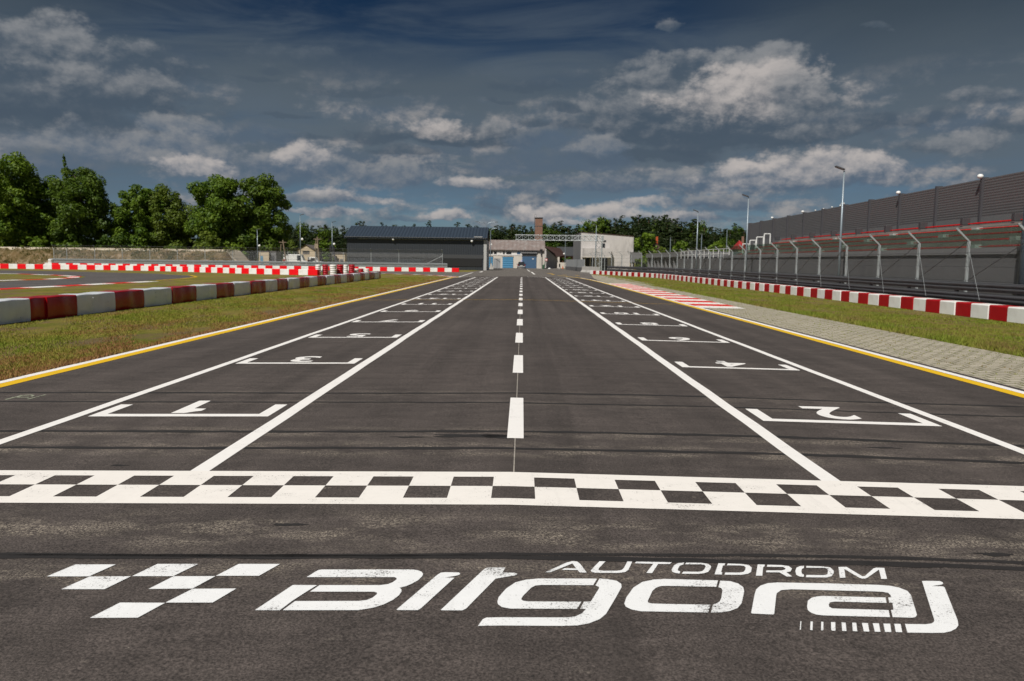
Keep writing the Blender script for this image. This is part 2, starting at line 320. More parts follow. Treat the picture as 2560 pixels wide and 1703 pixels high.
def asphalt(name, tone, near):
    mt, N, b, o = new_mat(name); p = objco(N); X = N.xyz(p)
    fine = N.noise(p, 85, 3, .7); grain = N.noise(p, 38, 4, .75); mid = N.noise(N.scale(p, (.55, 1.6, 1)), 3.2, 6, .65); broad = N.noise(p, .35, 4, .5)
    c = N.mix(N.step(fine, .3, .72), tuple(t*.42 for t in tone), tuple(t*1.68 for t in tone))
    c = N.mix(1.0, c, N.mix(N.step(grain, .25, .75), (.74,)*3, (1.26,)*3), 'MULTIPLY')
    c = N.mix(1.0, c, N.mix(N.step(mid, .25, .75), (.80,)*3, (1.2,)*3), 'MULTIPLY')
    c = N.mix(1.0, c, N.mix(N.step(broad, .3, .7), (.88,)*3, (1.12,)*3), 'MULTIPLY')
    if near:
        # long rubbered lanes and the laying joint right of the middle
        wob = N.m('MULTIPLY', N.m('SUBTRACT', N.noise(N.scale(p, (0, .25, 0)), 1.0, 3), .5), .25)
        xx = N.m('ADD', X[0], wob)
        j = N.m('MULTIPLY', N.step(xx, .20, .50), N.m('SUBTRACT', 1.0, N.step(xx, .50, .56)))
        lanes = N.noise(N.scale(p, (1.4, .03, 1)), 1.6, 4, .6)
        c = N.mix(N.m('MULTIPLY', j, .34), c, tuple(t*.55 for t in tone))
        c = N.mix(1.0, c, N.mix(N.step(lanes, .3, .7), (.84,)*3, (1.14,)*3), 'MULTIPLY')
        # grit pulled out beside the joints and in front of the line
        gsum = None
        for ys, w, amt in ((7.38, .30, .8), (6.72, .40, 1.0), (9.6, .3, .5), (8.95, .22, .4), (4.62, .50, 1.0), (3.95, .3, .8)):
            g = N.m('MULTIPLY', N.m('SUBTRACT', 1.0, N.step(N.m('ABSOLUTE', N.m('SUBTRACT', X[1], ys)), .05, w)), amt)
            gsum = g if gsum is None else N.m('MAXIMUM', gsum, g)
        patch = N.step(N.noise(N.scale(p, (.75, 1.9, 1)), 2.0, 6, .68), .42, .64)
        spots = N.step(N.noise(p, 66, 4, .85), .47, .62)
        grit = N.m('MULTIPLY', N.m('MULTIPLY', gsum, patch), spots)
        c = N.mix(grit, c, (.36, .31, .25))
        sc = N.m('MULTIPLY', N.step(N.noise(N.scale(p, (1, 2.2, 1), (3, 9, 0)), 1.5, 6, .7), .60, .74), N.step(N.noise(p, 38, 4, .8), .47, .62))
        c = N.mix(N.m('MULTIPLY', sc, .6), c, (.27, .235, .195))
        st = N.step(N.noise(N.scale(p, (1, 1.8, 1), (31, 4, 0)), .9, 6, .7), .62, .70)
        c = N.mix(N.m('MULTIPLY', st, .35), c, tuple(t*.5 for t in tone))
    vor = N.node('ShaderNodeTexVoronoi'); N.put(vor.inputs['Vector'], p); vor.inputs['Scale'].default_value = 16
    chip = N.m('MULTIPLY', N.m('SUBTRACT', 1.0, N.step(vor.outputs['Distance'], .04, .09)), N.step(N.noise(p, 7, 2), .62, .66))
    c = N.mix(N.m('MULTIPLY', chip, .75), c, (.42, .37, .31))
    N.put(b.inputs['Base Color'], c); b.inputs['Roughness'].default_value = .82; b.inputs['Specular IOR Level'].default_value = .35
    bump(N, b, N.m('ADD', fine, N.m('MULTIPLY', grain, .6)), .75, .006)
    return mt
def paint(name, col, wear, tone=(.06, .05, .045), scale=60):
    mt, N, b, o = new_mat(name); p = objco(N)
    big = N.noise(N.scale(p, (1, 1.5, 1)), 2.6, 5, .65); fine = N.noise(p, scale, 5, .8)
    holes = N.step(N.m('ADD', fine, N.m('MULTIPLY', N.m('SUBTRACT', big, .5), .55)), .72-wear*.2, .80-wear*.2)
    smear = N.step(big, .50, .80)
    tyre = N.m('MULTIPLY', N.step(N.noise(N.scale(p, (3.2, .22, 1), (5, 1, 0)), 2.2, 5, .7), .56, .74), N.step(fine, .3, .6))
    c = N.mix(N.m('MULTIPLY', smear, .6*wear), col, tuple(x*.60 for x in col)); c = N.mix(N.m('MULTIPLY', tyre, .55*wear), c, tuple(x*.45 for x in col))
    c = N.mix(1.0, c, N.mix(N.noise(p, 14, 4, .7), (.93, .93, .93), (1.05, 1.05, 1.05)), 'MULTIPLY')
    c = N.mix(holes, c, tone)
    N.put(b.inputs['Base Color'], c); b.inputs['Roughness'].default_value = .6; b.inputs['Specular IOR Level'].default_value = .3
    bump(N, b, N.noise(p, 110, 3, .7), .3, .003); return mt
def turf(name, c_green, c_yel, c_dirt, cover):
    mt, N, b, o = new_mat(name); p = objco(N)
    n1 = N.noise(N.scale(p, (1, .6, 1)), .45, 6, .62); n2 = N.noise(p, 6, 5, .7); n3 = N.noise(p, 34, 3, .75)
    c = N.mix(N.step(N.m('ADD', n1, N.m('MULTIPLY', N.m('SUBTRACT', n2, .5), .5)), .36, .62), c_green, c_yel)
    c = N.mix(1.0, c, N.mix(n3, (.35,)*3, (1.6,)*3), 'MULTIPLY')
    d = N.step(N.m('ADD', N.noise(N.scale(p, (1, .5, 1), (9, 2, 0)), .8, 6, .7), N.m('MULTIPLY', N.m('SUBTRACT', n3, .5), .35)), cover, cover+.14)
    c = N.mix(N.m('MULTIPLY', d, .85), c, c_dirt)
    N.put(b.inputs['Base Color'], c); b.inputs['Roughness'].default_value = .95; b.inputs['Specular IOR Level'].default_value = .1
    bump(N, b, N.m('ADD', n3, n2), 1.0, .05); return mt
def blades(name, greens):
    mt, N, b, o = new_mat(name); p = objco(N)
    n = N.noise(N.scale(p, (1, .55, .2)), .7, 5, .6); n2 = N.noise(p, 21, 2)
    xl = N.xyz(p)[0]; dry = N.m('MULTIPLY', N.step(xl, -9.4, -7.2), N.m('LESS_THAN', xl, 0.0))
    rp = N.node('ShaderNodeValToRGB'); N.put(rp.inputs[0], N.m('MULTIPLY_ADD', dry, .17, N.m('ADD', n, N.m('MULTIPLY', N.m('SUBTRACT', n2, .5), .5))))
    cr = rp.color_ramp; cr.elements[0].position = .3; cr.elements[0].color = (*greens[0], 1); cr.elements[1].position = .68; cr.elements[1].color = (*greens[2], 1)
    e = cr.elements.new(.5); e.color = (*greens[1], 1)
    N.put(b.inputs['Base Color'], rp.outputs[0]); b.inputs['Roughness'].default_value = .7; b.inputs['Specular IOR Level'].default_value = .2
    tr = N.node('ShaderNodeBsdfTranslucent'); N.put(tr.inputs[0], rp.outputs[0]); mx = N.node('ShaderNodeMixShader'); mx.inputs[0].default_value = .3
    N.l.new(b.outputs[0], mx.inputs[1]); N.l.new(tr.outputs[0], mx.inputs[2]); N.l.new(mx.outputs[0], o.inputs[0]); return mt
def leaf(name, a, bcol, sc=.55):
    mt, N, b, o = new_mat(name); p = objco(N)
    n = N.noise(p, sc, 4, .6); n2 = N.noise(p, 9, 1)
    oi = N.node('ShaderNodeObjectInfo').outputs['Random']
    c = N.mix(N.step(N.m('ADD', n, N.m('MULTIPLY', N.m('SUBTRACT', n2, .5), .7)), .3, .7), a, bcol)
    c = N.mix(1.0, c, N.mix(oi, (.8, .84, .8), (1.22, 1.16, 1.05)), 'MULTIPLY')
    N.put(b.inputs['Base Color'], c); b.inputs['Roughness'].default_value = .55; b.inputs['Specular IOR Level'].default_value = .3
    tr = N.node('ShaderNodeBsdfTranslucent'); N.put(tr.inputs[0], c); mx = N.node('ShaderNodeMixShader'); mx.inputs[0].default_value = .38
    N.l.new(b.outputs[0], mx.inputs[1]); N.l.new(tr.outputs[0], mx.inputs[2]); N.l.new(mx.outputs[0], o.inputs[0]); return mt
def wire(name, pitch, cover, axis):                  # welded or woven wire: real holes, thin wires
    mt, N, b, o = new_mat(name); X = N.xyz(objco(N)); h = X[axis]
    def lines(t): return N.m('LESS_THAN', N.m('FRACT', N.m('DIVIDE', t, pitch)), cover)
    dg1 = lines(N.m('ADD', h, X[2])); dg2 = lines(N.m('SUBTRACT', h, X[2]))
    f = N.m('MAXIMUM', dg1, dg2)
    tr = N.node('ShaderNodeBsdfTransparent'); mx = N.node('ShaderNodeMixShader'); N.put(mx.inputs[0], f)
    b.inputs['Base Color'].default_value = (.30, .31, .32, 1); b.inputs['Roughness'].default_value = .55
    N.l.new(tr.outputs[0], mx.inputs[1]); N.l.new(b.outputs[0], mx.inputs[2]); N.l.new(mx.outputs[0], o.inputs[0]); return mt
def corrugated(name, col, axis, pitch, depth, rough=.5, var=.1, dirt=None, dirt_amt=.3, line=.0):
    mt, N, b, o = new_mat(name); p = objco(N); X = N.xyz(p)
    w = N.m('SINE', N.m('MULTIPLY', X[axis], 2*math.pi/pitch))
    n = N.noise(p, 1.3, 6, .65)
    c = N.mix(n, tuple(t*(1-var) for t in col), tuple(t*(1+var) for t in col))
    if line: c = N.mix(N.m('MULTIPLY', N.step(w, .75, .95), line), c, tuple(t*.4 for t in col))
    if dirt is not None: c = N.mix(N.m('MULTIPLY', N.step(N.noise(N.scale(p, (1, 1, .3)), .9, 6, .7), .45, .68), dirt_amt), c, dirt)
    N.put(b.inputs['Base Color'], c); b.inputs['Roughness'].default_value = rough
    bump(N, b, w, .9, depth); return mt
def pavers():
    mt, N, b, o = new_mat('grass pavers'); p = objco(N)
    br = N.node('ShaderNodeTexBrick'); br.offset = .5; N.put(br.inputs['Vector'], N.scale(p, (1, 1, 1)))
    br.inputs['Scale'].default_value = 1; br.inputs['Brick Width'].default_value = .30; br.inputs['Row Height'].default_value = .20
    br.inputs['Mortar Size'].default_value = .022; br.inputs['Mortar Smooth'].default_value = .25
    N.put(br.inputs['Color1'], (.36, .325, .255)); N.put(br.inputs['Color2'], (.46, .415, .335)); N.put(br.inputs['Mortar'], (.16, .15, .09))
    n = N.noise(p, 9, 6, .75); n2 = N.noise(N.scale(p, (1, .4, 1)), .7, 5, .6)
    c = N.mix(1.0, br.outputs[0], N.mix(n, (.62,)*3, (1.3,)*3), 'MULTIPLY'); c = N.mix(1.0, c, N.mix(n2, (.8,)*3, (1.15,)*3), 'MULTIPLY')
    weeds = N.m('MULTIPLY', N.step(N.noise(p, 7, 4, .7), .56, .66), N.m('MULTIPLY_ADD', br.outputs['Fac'], .8, .2))
    c = N.mix(N.m('MULTIPLY', weeds, .8), c, (.10, .12, .03))
    N.put(b.inputs['Base Color'], c); b.inputs['Roughness'].default_value = .95
    bump(N, b, N.m('ADD', N.m('MULTIPLY', br.outputs['Fac'], -1.0), n), .8, .012); return mt
def brick_mat():
    mt, N, b, o = new_mat('old brick'); p = objco(N); X = N.xyz(p)
    br = N.node('ShaderNodeTexBrick'); N.put(br.inputs['Vector'], N.vec(N.m('ADD', X[0], X[1]), X[2], 0.0)); br.inputs['Scale'].default_value = 1
    br.inputs['Brick Width'].default_value = .26; br.inputs['Row Height'].default_value = .085; br.inputs['Mortar Size'].default_value = .012
    N.put(br.inputs['Color1'], (.20, .085, .055)); N.put(br.inputs['Color2'], (.27, .125, .08)); N.put(br.inputs['Mortar'], (.20, .16, .13))
    c = N.mix(1.0, br.outputs[0], N.mix(N.noise(p, 1.2, 5, .7), (.6,)*3, (1.3,)*3), 'MULTIPLY')
    N.put(b.inputs['Base Color'], c); b.inputs['Roughness'].default_value = .9; return mt
def glass_mat():
    mt, N, b, o = new_mat('tinted glass panel')
    b.inputs['Base Color'].default_value = (.10, .14, .12, 1); b.inputs['Roughness'].default_value = .06
    tr = N.node('ShaderNodeBsdfTransparent'); tr.inputs[0].default_value = (.62, .72, .67, 1); mx = N.node('ShaderNodeMixShader'); mx.inputs[0].default_value = .16
    N.l.new(tr.outputs[0], mx.inputs[1]); N.l.new(b.outputs[0], mx.inputs[2]); N.l.new(mx.outputs[0], o.inputs[0]); return mt

T1 = (.0660, .0548, .0500)
A_TRACK = asphalt('track asphalt', T1, True); A_KART = asphalt('kart asphalt', (.088, .080, .078), False); A_APRON = asphalt('apron asphalt', (.125, .112, .100), False)
P_WHITE = paint('road paint white', (.83, .81, .79), .36); P_LOGO = paint('stencil paint', (.80, .81, .82), .68, scale=85)
P_CHEQ = paint('chequer paint', (.82, .785, .745), .45)
P_YEL = paint('road paint yellow', (.74, .46, .012), .3); P_RED = paint('kerb red', (.66, .016, .012), .10); P_KWH = paint('kerb white', (.80, .78, .75), .15)
P_YTHIN = paint('thin yellow line', (.50, .31, .05), .3); P_CHALK = paint('chalk', (.34, .36, .27), .9); P_THIN = paint('thin pre mark', (.36, .33, .29), .8)
def seam_mat():
    mt, N, b, o = new_mat('joint tar'); p = objco(N)
    n = N.noise(N.scale(p, (1, 1.5, 1)), 9, 5, .75)
    N.put(b.inputs['Base Color'], N.mix(n, (.009, .008, .008), (.032, .028, .026))); b.inputs['Roughness'].default_value = .65; return mt
TAR = seam_mat()
TURF = turf('verge turf', (.150, .165, .024), (.245, .200, .050), (.19, .125, .080), .47)
BLADE_L = blades('verge grass blades', [(.165, .235, .022), (.28, .285, .042), (.34, .18, .075)])
BLADE_R = blades('right verge grass blades', [(.15, .225, .022), (.24, .265, .038), (.26, .18, .07)])
PAV = pavers()
PL_WHITE = plain('white plastic sheet', (.83, .87, .93), .22, .06, 2.0, dirt=(.50, .51, .53), dirt_amt=.3, stretch=(1, 1.6, .5)); PL_RED = plain('red plastic sheet', (.37, .003, .008), .26, .15, 2.0, dirt=(.20, .008, .006), dirt_amt=.4, spec=.4, stretch=(1, 1.6, .5))  # red sheet's dirt colour also paints in the brown grass reflection
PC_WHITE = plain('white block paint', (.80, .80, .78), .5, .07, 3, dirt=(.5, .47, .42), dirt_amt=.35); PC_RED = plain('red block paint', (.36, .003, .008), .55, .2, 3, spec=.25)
RED_SUNLIT = plain('sunlit red block paint', (.78, .004, .010), .6, .08, 3, spec=.2)  # block red lightened to put the far rows' sunlight into the colour
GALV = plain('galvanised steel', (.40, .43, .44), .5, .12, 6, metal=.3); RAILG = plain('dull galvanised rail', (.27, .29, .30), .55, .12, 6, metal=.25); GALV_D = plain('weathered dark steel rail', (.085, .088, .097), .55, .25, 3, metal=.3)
CONC = plain('concrete', (.40, .385, .36), .85, .15, 1.5, dirt=(.22, .21, .19), dirt_amt=.4, stretch=(1, 1, .35)); CONC_D = plain('dark grey concrete', (.098, .097, .100), .85, .16, 1.2, stretch=(1, 1, .3), dirt=(.055, .054, .056), dirt_amt=.5)
CONC_P = plain('grey concrete band', (.15, .15, .155), .8, .1, 2)
NOISE = corrugated('ribbed grey panel', (.114, .109, .113), 2, .146, .005, .6, .08, line=.13); NOISE_P = plain('dark steel post', (.06, .058, .065), .5, .1, 2)
DARKW = corrugated('anthracite wall cladding', (.030, .035, .042), 0, .30, .02, .45, .12); DARKR = corrugated('anthracite roof sheet', (.034, .048, .068), 0, .55, .05, .35, .1, line=.3)
BLACK = plain('black paint and bay shade', (.008, .008, .009), .6, .1); DGREY = plain('dark grey paint', (.05, .052, .056), .5, .1); TRIM = plain('pale metal trim', (.42, .42, .41), .5, .1)
PLASTER = plain('stained plaster', (.56, .52, .465), .9, .12, 1.2, dirt=(.36, .33, .29), dirt_amt=.6, stretch=(1, 1, .4)); PLAST2 = plain('pale cement wall', (.50, .475, .46), .9, .18, .9, dirt=(.27, .255, .245), dirt_amt=.8, stretch=(1, 1, .5))
RUST = corrugated('rusty roof sheet', (.195, .155, .142), 0, .9, .03, .8, .25, dirt=(.30, .29, .28), dirt_amt=.7); TILE = plain('dark brown tiles', (.065, .032, .028), .8, .2, 3)
BLUE1 = corrugated('light blue roller door', (.055, .21, .37), 2, .5, .02, .5, .06); BLUE2 = plain('dull blue steel door', (.05, .11, .20), .55, .1, 1.5, dirt=(.04, .08, .15), dirt_amt=.5)
WINDOW = plain('dark window glass', (.02, .024, .028), .12, .2); WFRAME = plain('white window board', (.72, .70, .68), .6, .05)
BRICK = brick_mat(); GLASS = glass_mat()
SEATRED = plain('red plastic seat', (.62, .012, .014), .5, .1, 5, spec=.25); WHITEM = plain('white metal', (.75, .75, .73), .4, .05)
WOOD = plain('weathered wood pole', (.22, .165, .115), .9, .2, 8, stretch=(1, 1, .1)); SANDY = plain('sandstone render', (.52, .43, .31), .9, .1, 2); ROOFG = plain('grey roof tiles', (.12, .105, .10), .85, .2, 2)
POLE = plain('pole paint grey blue', (.25, .30, .34), .45, .08, 5, metal=.4); DARKPOLE = plain('dark blue pole paint', (.045, .065, .09), .4, .1, 5); LAMPH = plain('lamp head', (.07, .07, .075), .5, .1)
BALL = plain('white dome', (.82, .82, .80), .25, .03); RUBBER = plain('black rubber', (.02, .02, .021), .7, .15); TY_R = plain('red painted tyre', (.40, .008, .02), .38, .2, 4); TY_W = plain('white painted tyre', (.76, .74, .72), .45, .08, 4)
CARP = plain('black car paint', (.016, .017, .02), .22, .1); SILV = plain('silver trim', (.45, .46, .48), .3, .1, metal=.6); TAIL = plain('tail light red', (.28, .004, .008), .3, .1, spec=.2); PLATE = plain('number plate', (.75, .74, .68), .5, .03)
MESH_R = wire('fence wire along the track', .055, .045, 1); MESH_L = wire('fence wire across', .06, .085, 0)
BARK = plain('bark', (.075, .055, .042), .95, .3, 6, stretch=(1, 1, .25)); PBARK = plain('pine bark', (.13, .075, .05), .95, .3, 6)
LF1 = leaf('oak leaves', (.050, .110, .010), (.185, .275, .024)); LF2 = leaf('dark poplar leaves', (.038, .082, .009), (.120, .185, .018)); LF3 = leaf('yellow green leaves', (.075, .125, .014), (.150, .200, .026)); PINE = leaf('pine needles', (.014, .030, .009), (.042, .062, .014), .8)
LF4 = leaf('bright bush leaves', (.06, .12, .012), (.12, .19, .025))
GREENP = plain('dark green paint', (.03, .10, .05), .5, .15); ORANGE = plain('orange plastic', (.45, .085, .025), .5, .08)

# ------------------------------------------------------------------ ground, roads and their paint
ground('ground', [rect(-900, 900, -120, 2500)], TURF, -.007, kind='structure')
track = ground('track', [[(-6.97, -14), (6.97, -14), (6.97, 72), (7.3, 81.5), (2.0, 83.6), (-4.0, 84.2), (-6.55, 79.3), (-6.97, 74)]], A_TRACK, 0, kind='structure')
apron = ground('apron', [[(7.3, 81.5), (9.1, 106), (9.75, 112), (11.2, 135), (9.2, 168), (9.6, 230), (-10, 230), (-8.2, 181), (-6.9, 160), (-6.9, 137.2), (-7.8, 118), (-9.2, 112.7), (-24, 113), (-46, 112.6), (-46, 98.2), (-24, 98.2),
    (-16.6, 93.5), (-12.2, 90.4), (-9.2, 86.6), (-7.4, 82.3), (-6.55, 79.3), (-4.0, 84.2), (2.0, 83.6)]], A_APRON, 0, kind='structure')
tag(track, 'dark asphalt start straight with a white starting grid')
kart = ground('kart_road', [[(-110, 86.5), (-75, 87.5), (-56, 85.6), (-47.8, 84), (-41, 80.8), (-35, 77.4), (-30.4, 72.6), (-27.6, 67.2), (-26.4, 61.5), (-25.9, 54.5), (-25.7, 45), (-26, 38), (-27.5, 28), (-31, 18), (-40, 10), (-47, 16), (-38.5, 24), (-34.7, 32), (-33.2, 41), (-32.6, 49), (-32.4, 55),
    (-33.2, 60), (-35.2, 64.4), (-38.8, 67.8), (-44, 70.8), (-52, 72.6), (-75, 74), (-110, 74)]], A_KART, -.002, kind='structure')
pav = ground('paver_strip', [[(6.97, -14), (9.45, -14), (9.45, 29), (9.6, 45), (10.1, 58), (10.45, 72), (10.65, 86), (10.1, 97), (9.1, 106), (7.35, 83), (6.97, 72)]], PAV, -.001, kind='structure')
def mark(name, polys, mat, dz=.004, parent=None, label=None):
    o = ground(name, polys, mat, dz, parent or track)
    if label: o['label'] = label
    return o
def strip(x, w, y0, y1, curve=0.0, wob=.008, n=70):
    L = []; Rr = []
    for k in range(n+1):
        y = y0+(y1-y0)*k/n; j = random.uniform(-wob, wob); L.append((x-w/2+j, y)); Rr.append((x+w/2+j, y))
    return Rr+L[::-1]
YF0, YF1 = 5.13, 5.95
mark('lane_line', [strip(-2.44, .145, YF1, 79.5)+[]], P_WHITE, label='white line along the inner side of the odd grid slots')
mark('lane_line', [strip(2.36, .145, YF1, 80.5)], P_WHITE, label='white line along the inner side of the even grid slots')
mark('lane_line', [strip(-4.60, .125, -6, YF0), strip(-4.60, .125, YF1, 78.5)], P_WHITE, label='white line along the outer side of the odd grid slots')
mark('lane_line', [strip(4.54, .125, -6, YF0), strip(4.54, .125, YF1, 81.5)], P_WHITE, label='white line along the outer side of the even grid slots')
def arc_end(x, y, w, r=1.6, run=1.4):                # the line turns left at the far end
    c = (x-r, y); o_ = []; i_ = []
    for k in range(9):
        t = k/8*math.pi/2; o_.append((c[0]+(r+w/2)*math.cos(t), c[1]+(r+w/2)*1.6*math.sin(t))); i_.append((c[0]+(r-w/2)*math.cos(t), c[1]+(r-w/2)*1.6*math.sin(t)))
    o_.append((c[0]-run, c[1]+(r+w/2)*1.6)); i_.append((c[0]-run, c[1]+(r-w/2)*1.6)); return o_+i_[::-1]
for x, y, w, run in ((-4.6, 78.5, .125, .5), (-2.44, 79.5, .145, .3), (2.36, 80.5, .145, .9), (4.54, 81.5, .125, .3)):
    mark('line_end', [arc_end(x, y, w, 1.0, run)], P_WHITE)
mark('edge_line', [strip(-6.87, .135, -14, 78.2)], P_WHITE, label='white edge line along the left verge'); mark('edge_line', [strip(-6.695, .205, -14, 78.0)], P_YEL, label='yellow edge line along the left verge')
far = [G(*p) for p in crop(1400, 560, 260, [(1240, 1410), (1000, 1320), (800, 1255), (640, 1205), (540, 1180), (450, 1170)])]
def ribbon(pts, w, off=0.0):
    pts = [p for i, p in enumerate(pts) if i == 0 or math.dist(p, pts[i-1]) > 1e-4]
    L = []; Rr = []
    for k, p in enumerate(pts):
        a = pts[max(k-1, 0)]; b = pts[min(k+1, len(pts)-1)]; d = nrm((b[0]-a[0], b[1]-a[1])); n = (d[1], -d[0])
        L.append((p[0]+n[0]*(off-w/2), p[1]+n[1]*(off-w/2))); Rr.append((p[0]+n[0]*(off+w/2), p[1]+n[1]*(off+w/2)))
    return Rr+L[::-1]
mark('edge_line', [strip(6.77, .135, -14, 60)], P_WHITE, label='white edge line along the paver strip'); mark('edge_line', [strip(6.595, .205, -14, 60)], P_YEL, label='yellow edge line along the paver strip')
bend = [(6.595, 60), (6.55, 68), (6.35, 76), (5.9, 83), (5.1, 90), (4.2, 95)]
mark('edge_line', [ribbon(bend, .205)], P_YEL); mark('edge_line', [ribbon(bend[:-2], .135, .172)], P_WHITE)
# finish line: two white borders and two rows of white squares with the asphalt left between
YR = (5.275, 5.565, 5.81)
cells = [rect(-6.55, 6.45, YF0, YR[0]), rect(-6.55, 6.45, YR[2], YF1)]
k0 = .11-.2985*23
for k in range(50):
    x0 = k0+.2985*k; x1 = x0+.2985
    x0, x1 = max(x0, -6.55), min(x1, 6.45)
    if x1-x0 < .03: continue
    odd = (k-23) % 2 == 0
    cells.append(rect(x0, x1, YR[0], YR[1]) if odd else rect(x0, x1, YR[1], YR[2]))
mark('finish_line', cells, P_CHEQ, label='black and white chequered finish line across the track')
for k in range(17):
    y0 = 7.12+4.255*k
    mark('centre_dash', [rect(-.115, .035, y0, y0+2.15)], P_WHITE)
mark('centre_mark', [rect(-.047, -.037, YF1 if k == 0 else 9.27+4.255*(k-1), 7.12+4.255*k) for k in range(8)], P_THIN, .003)
mark('cross_line', [strip_ for strip_ in [[(-6.55, 32.72), (0, 33.15), (6.5, 32.45), (6.5, 32.56), (0, 33.26), (-6.55, 32.83)]]], P_YTHIN, .007, label='thin yellow line across the track')
# grid slots with their numbers, to be read from the far side
def glyphs(txt, h, cx, ytop, parent, mat):
    cu = bpy.data.curves.new('t', 'FONT'); cu.body = txt; cu.align_x = 'CENTER'; cu.size = 1; cu.offset = .022
    ob = bpy.data.objects.new('t', cu); COL.objects.link(ob); dg = bpy.context.evaluated_depsgraph_get(); dg.update()
    me = bpy.data.meshes.new_from_object(ob.evaluated_get(dg)); ys = [v.co.y for v in me.vertices]; s = h/(max(ys)-min(ys)); y0 = min(ys)
    for v in me.vertices:
        x, y = cx-v.co.x*s*.96, ytop-(v.co.y-y0)*s; v.co = (x, y, gz(x)+.004)
    COL.objects.unlink(ob); bpy.data.objects.remove(ob); bpy.data.curves.remove(cu)
    me.materials.clear(); me.materials.append(mat); me.name = 'slot_number'
    bm = bmesh.new(); bm.from_mesh(me); bmesh.ops.recalc_face_normals(bm, faces=bm.faces)
    for f in bm.faces:
        f.normal_update()
        if f.normal.z < 0: f.normal_flip()
    bm.to_mesh(me); bm.free()
    o = bpy.data.objects.new('slot_number', me); COL.objects.link(o); o.parent = parent; return o
def slot(n, xl, xr, yb, tilt):
    t = lambda x: (x-(xl+xr)/2)*tilt
    B = lambda x, y: (x, y+t(x))
    polys = [[B(xl, yb), B(xr, yb), B(xr, yb+.135), B(xl, yb+.135)], [B(xl, yb+.135), B(xl+.135, yb+.135), B(xl+.135, yb+.69), B(xl, yb+.69)], [B(xr-.135, yb+.135), B(xr, yb+.135), B(xr, yb+.69), B(xr-.135, yb+.69)]]
    o = mark('grid_slot', polys, P_WHITE, label='white grid slot number %d' % n)
    if n == 1: mark('slot_number', [[(-3.68, 8.27), (-3.54, 8.275), (-3.47, 8.36), (-3.41, 8.40), (-3.41, 8.53), (-3.54, 8.54), (-3.55, 9.02), (-3.68, 9.02)]], P_WHITE, .004, o)
    else: glyphs(str(n), .75, (xl+xr)/2, yb+.97, o, P_WHITE)
for k in range(17):
    slot(2*k+1, -4.46, -2.60, 8.09+4.262*k, .012); slot(2*k+2, 2.54, 4.38, 8.24+4.25*k, -.018)
# joints cut across the track
def seam(y, w, amp=.012):
    n = 90; a = []; b = []; ph = random.random()*9
    for k in range(n+1):
        x = -6.95+13.9*k/n; bow = .02*math.sin(x*.45+ph)+.01*math.sin(x*1.3+ph)+(.11*math.exp(-((x-2.2)/1.7)**2) if x > -1 else 0)
        a.append((x, y+bow-w/2*(1+random.uniform(-.35, .35))+random.uniform(-amp, amp)*.3)); b.append((x, y+bow+w/2*(1+random.uniform(-.35, .35))+random.uniform(-amp, amp)*.3))
    return a+b[::-1]
for y, w in ((9.60, .075), (8.94, .06), (7.38, .085), (6.70, .08), (4.225, .04), (4.165, .062)):
    mark('tar_joint', [seam(y, w)], TAR, .002, label='dark tar joint across the track')
def blob(cx, cy, rx, ry, n=26, rough=.45):
    ph = [random.random()*7 for _ in range(3)]
    return [(cx+rx*math.cos(t)*(1+rough*math.sin(3*t+ph[0])*.5+rough*random.uniform(-.4, .4)), cy+ry*math.sin(t)*(1+rough*math.sin(4*t+ph[1])*.5+rough*random.uniform(-.4, .4))) for t in [i*2*math.pi/n for i in range(n)]]
mark('tar_stain', [blob(-.45, 7.22, .36, .07), blob(-.15, 7.2, .2, .09), blob(-1.0, 7.16, .16, .03)], TAR, .002)
mark('tar_stain', [blob(2.72, 4.46, .10, .03)], TAR, .002)
mark('tar_stain', [blob(-1.4, 4.72, .10, .025), blob(-3.15, 6.12, .07, .02), blob(3.3, 7.15, .15, .03)], TAR, .002)
mark('chalk_mark', [[G(*p) for p in crop(0, 960, 700, q)] for q in ([(35, 133), (60, 134), (205, 100), (180, 98)], [(165, 97), (270, 93), (292, 99), (275, 110), (255, 112), (270, 102), (255, 99), (165, 103)], [(100, 112), (255, 112), (240, 117), (100, 117)], [(222, 131), (240, 132), (392, 93), (376, 92)])], P_CHALK, .004, label='pale handwritten chalk mark by the left edge line')
# red and white painted run-off stripes on the pavers
xs0, xs1 = 6.86, 8.44
ks = []; rs = []; y = 30.4
for k in range(23):
    y1 = y+1.45
    a0, a1 = xs0, min(xs1, xs0+.2+(xs1-xs0)*min(1, (k+.2)/1.2)) if k < 1 else xs1
    q = [(xs0, y), (xs1, y-.25), (xs1, y1-.25), (xs0, y1)]
    (ks if k % 2 == 0 else rs).append(q); y = y1
mark('kerb_stripes', ks, P_KWH, .004, pav, 'white run-off stripes painted on the pavers'); mark('kerb_stripes', rs, P_RED, .004, pav, 'red run-off stripes painted on the pavers')
def kerb(pts, w, step_, off, parent, lab):
    # resample
    d = [0]
    for a, b in zip(pts[:-1], pts[1:]): d.append(d[-1]+math.dist(a, b))
    def at(s):
        for i in range(len(pts)-1):
            if s <= d[i+1]:
                t = (s-d[i])/(d[i+1]-d[i]); return (pts[i][0]+t*(pts[i+1][0]-pts[i][0]), pts[i][1]+t*(pts[i+1][1]-pts[i][1]))
        return pts[-1]
    A, B = [], []; s = 0; k = 0
    while s < d[-1]-.3:
        q = [at(s+step_*j/4) for j in range(5)]; (A if k % 2 == 0 else B).append(ribbon(q, w, off)); s += step_; k += 1
    mark('kerb_stripes', A, P_KWH, .005, parent, 'white kerb stripes '+lab); mark('kerb_stripes', B, P_RED, .005, parent, 'red kerb stripes '+lab)
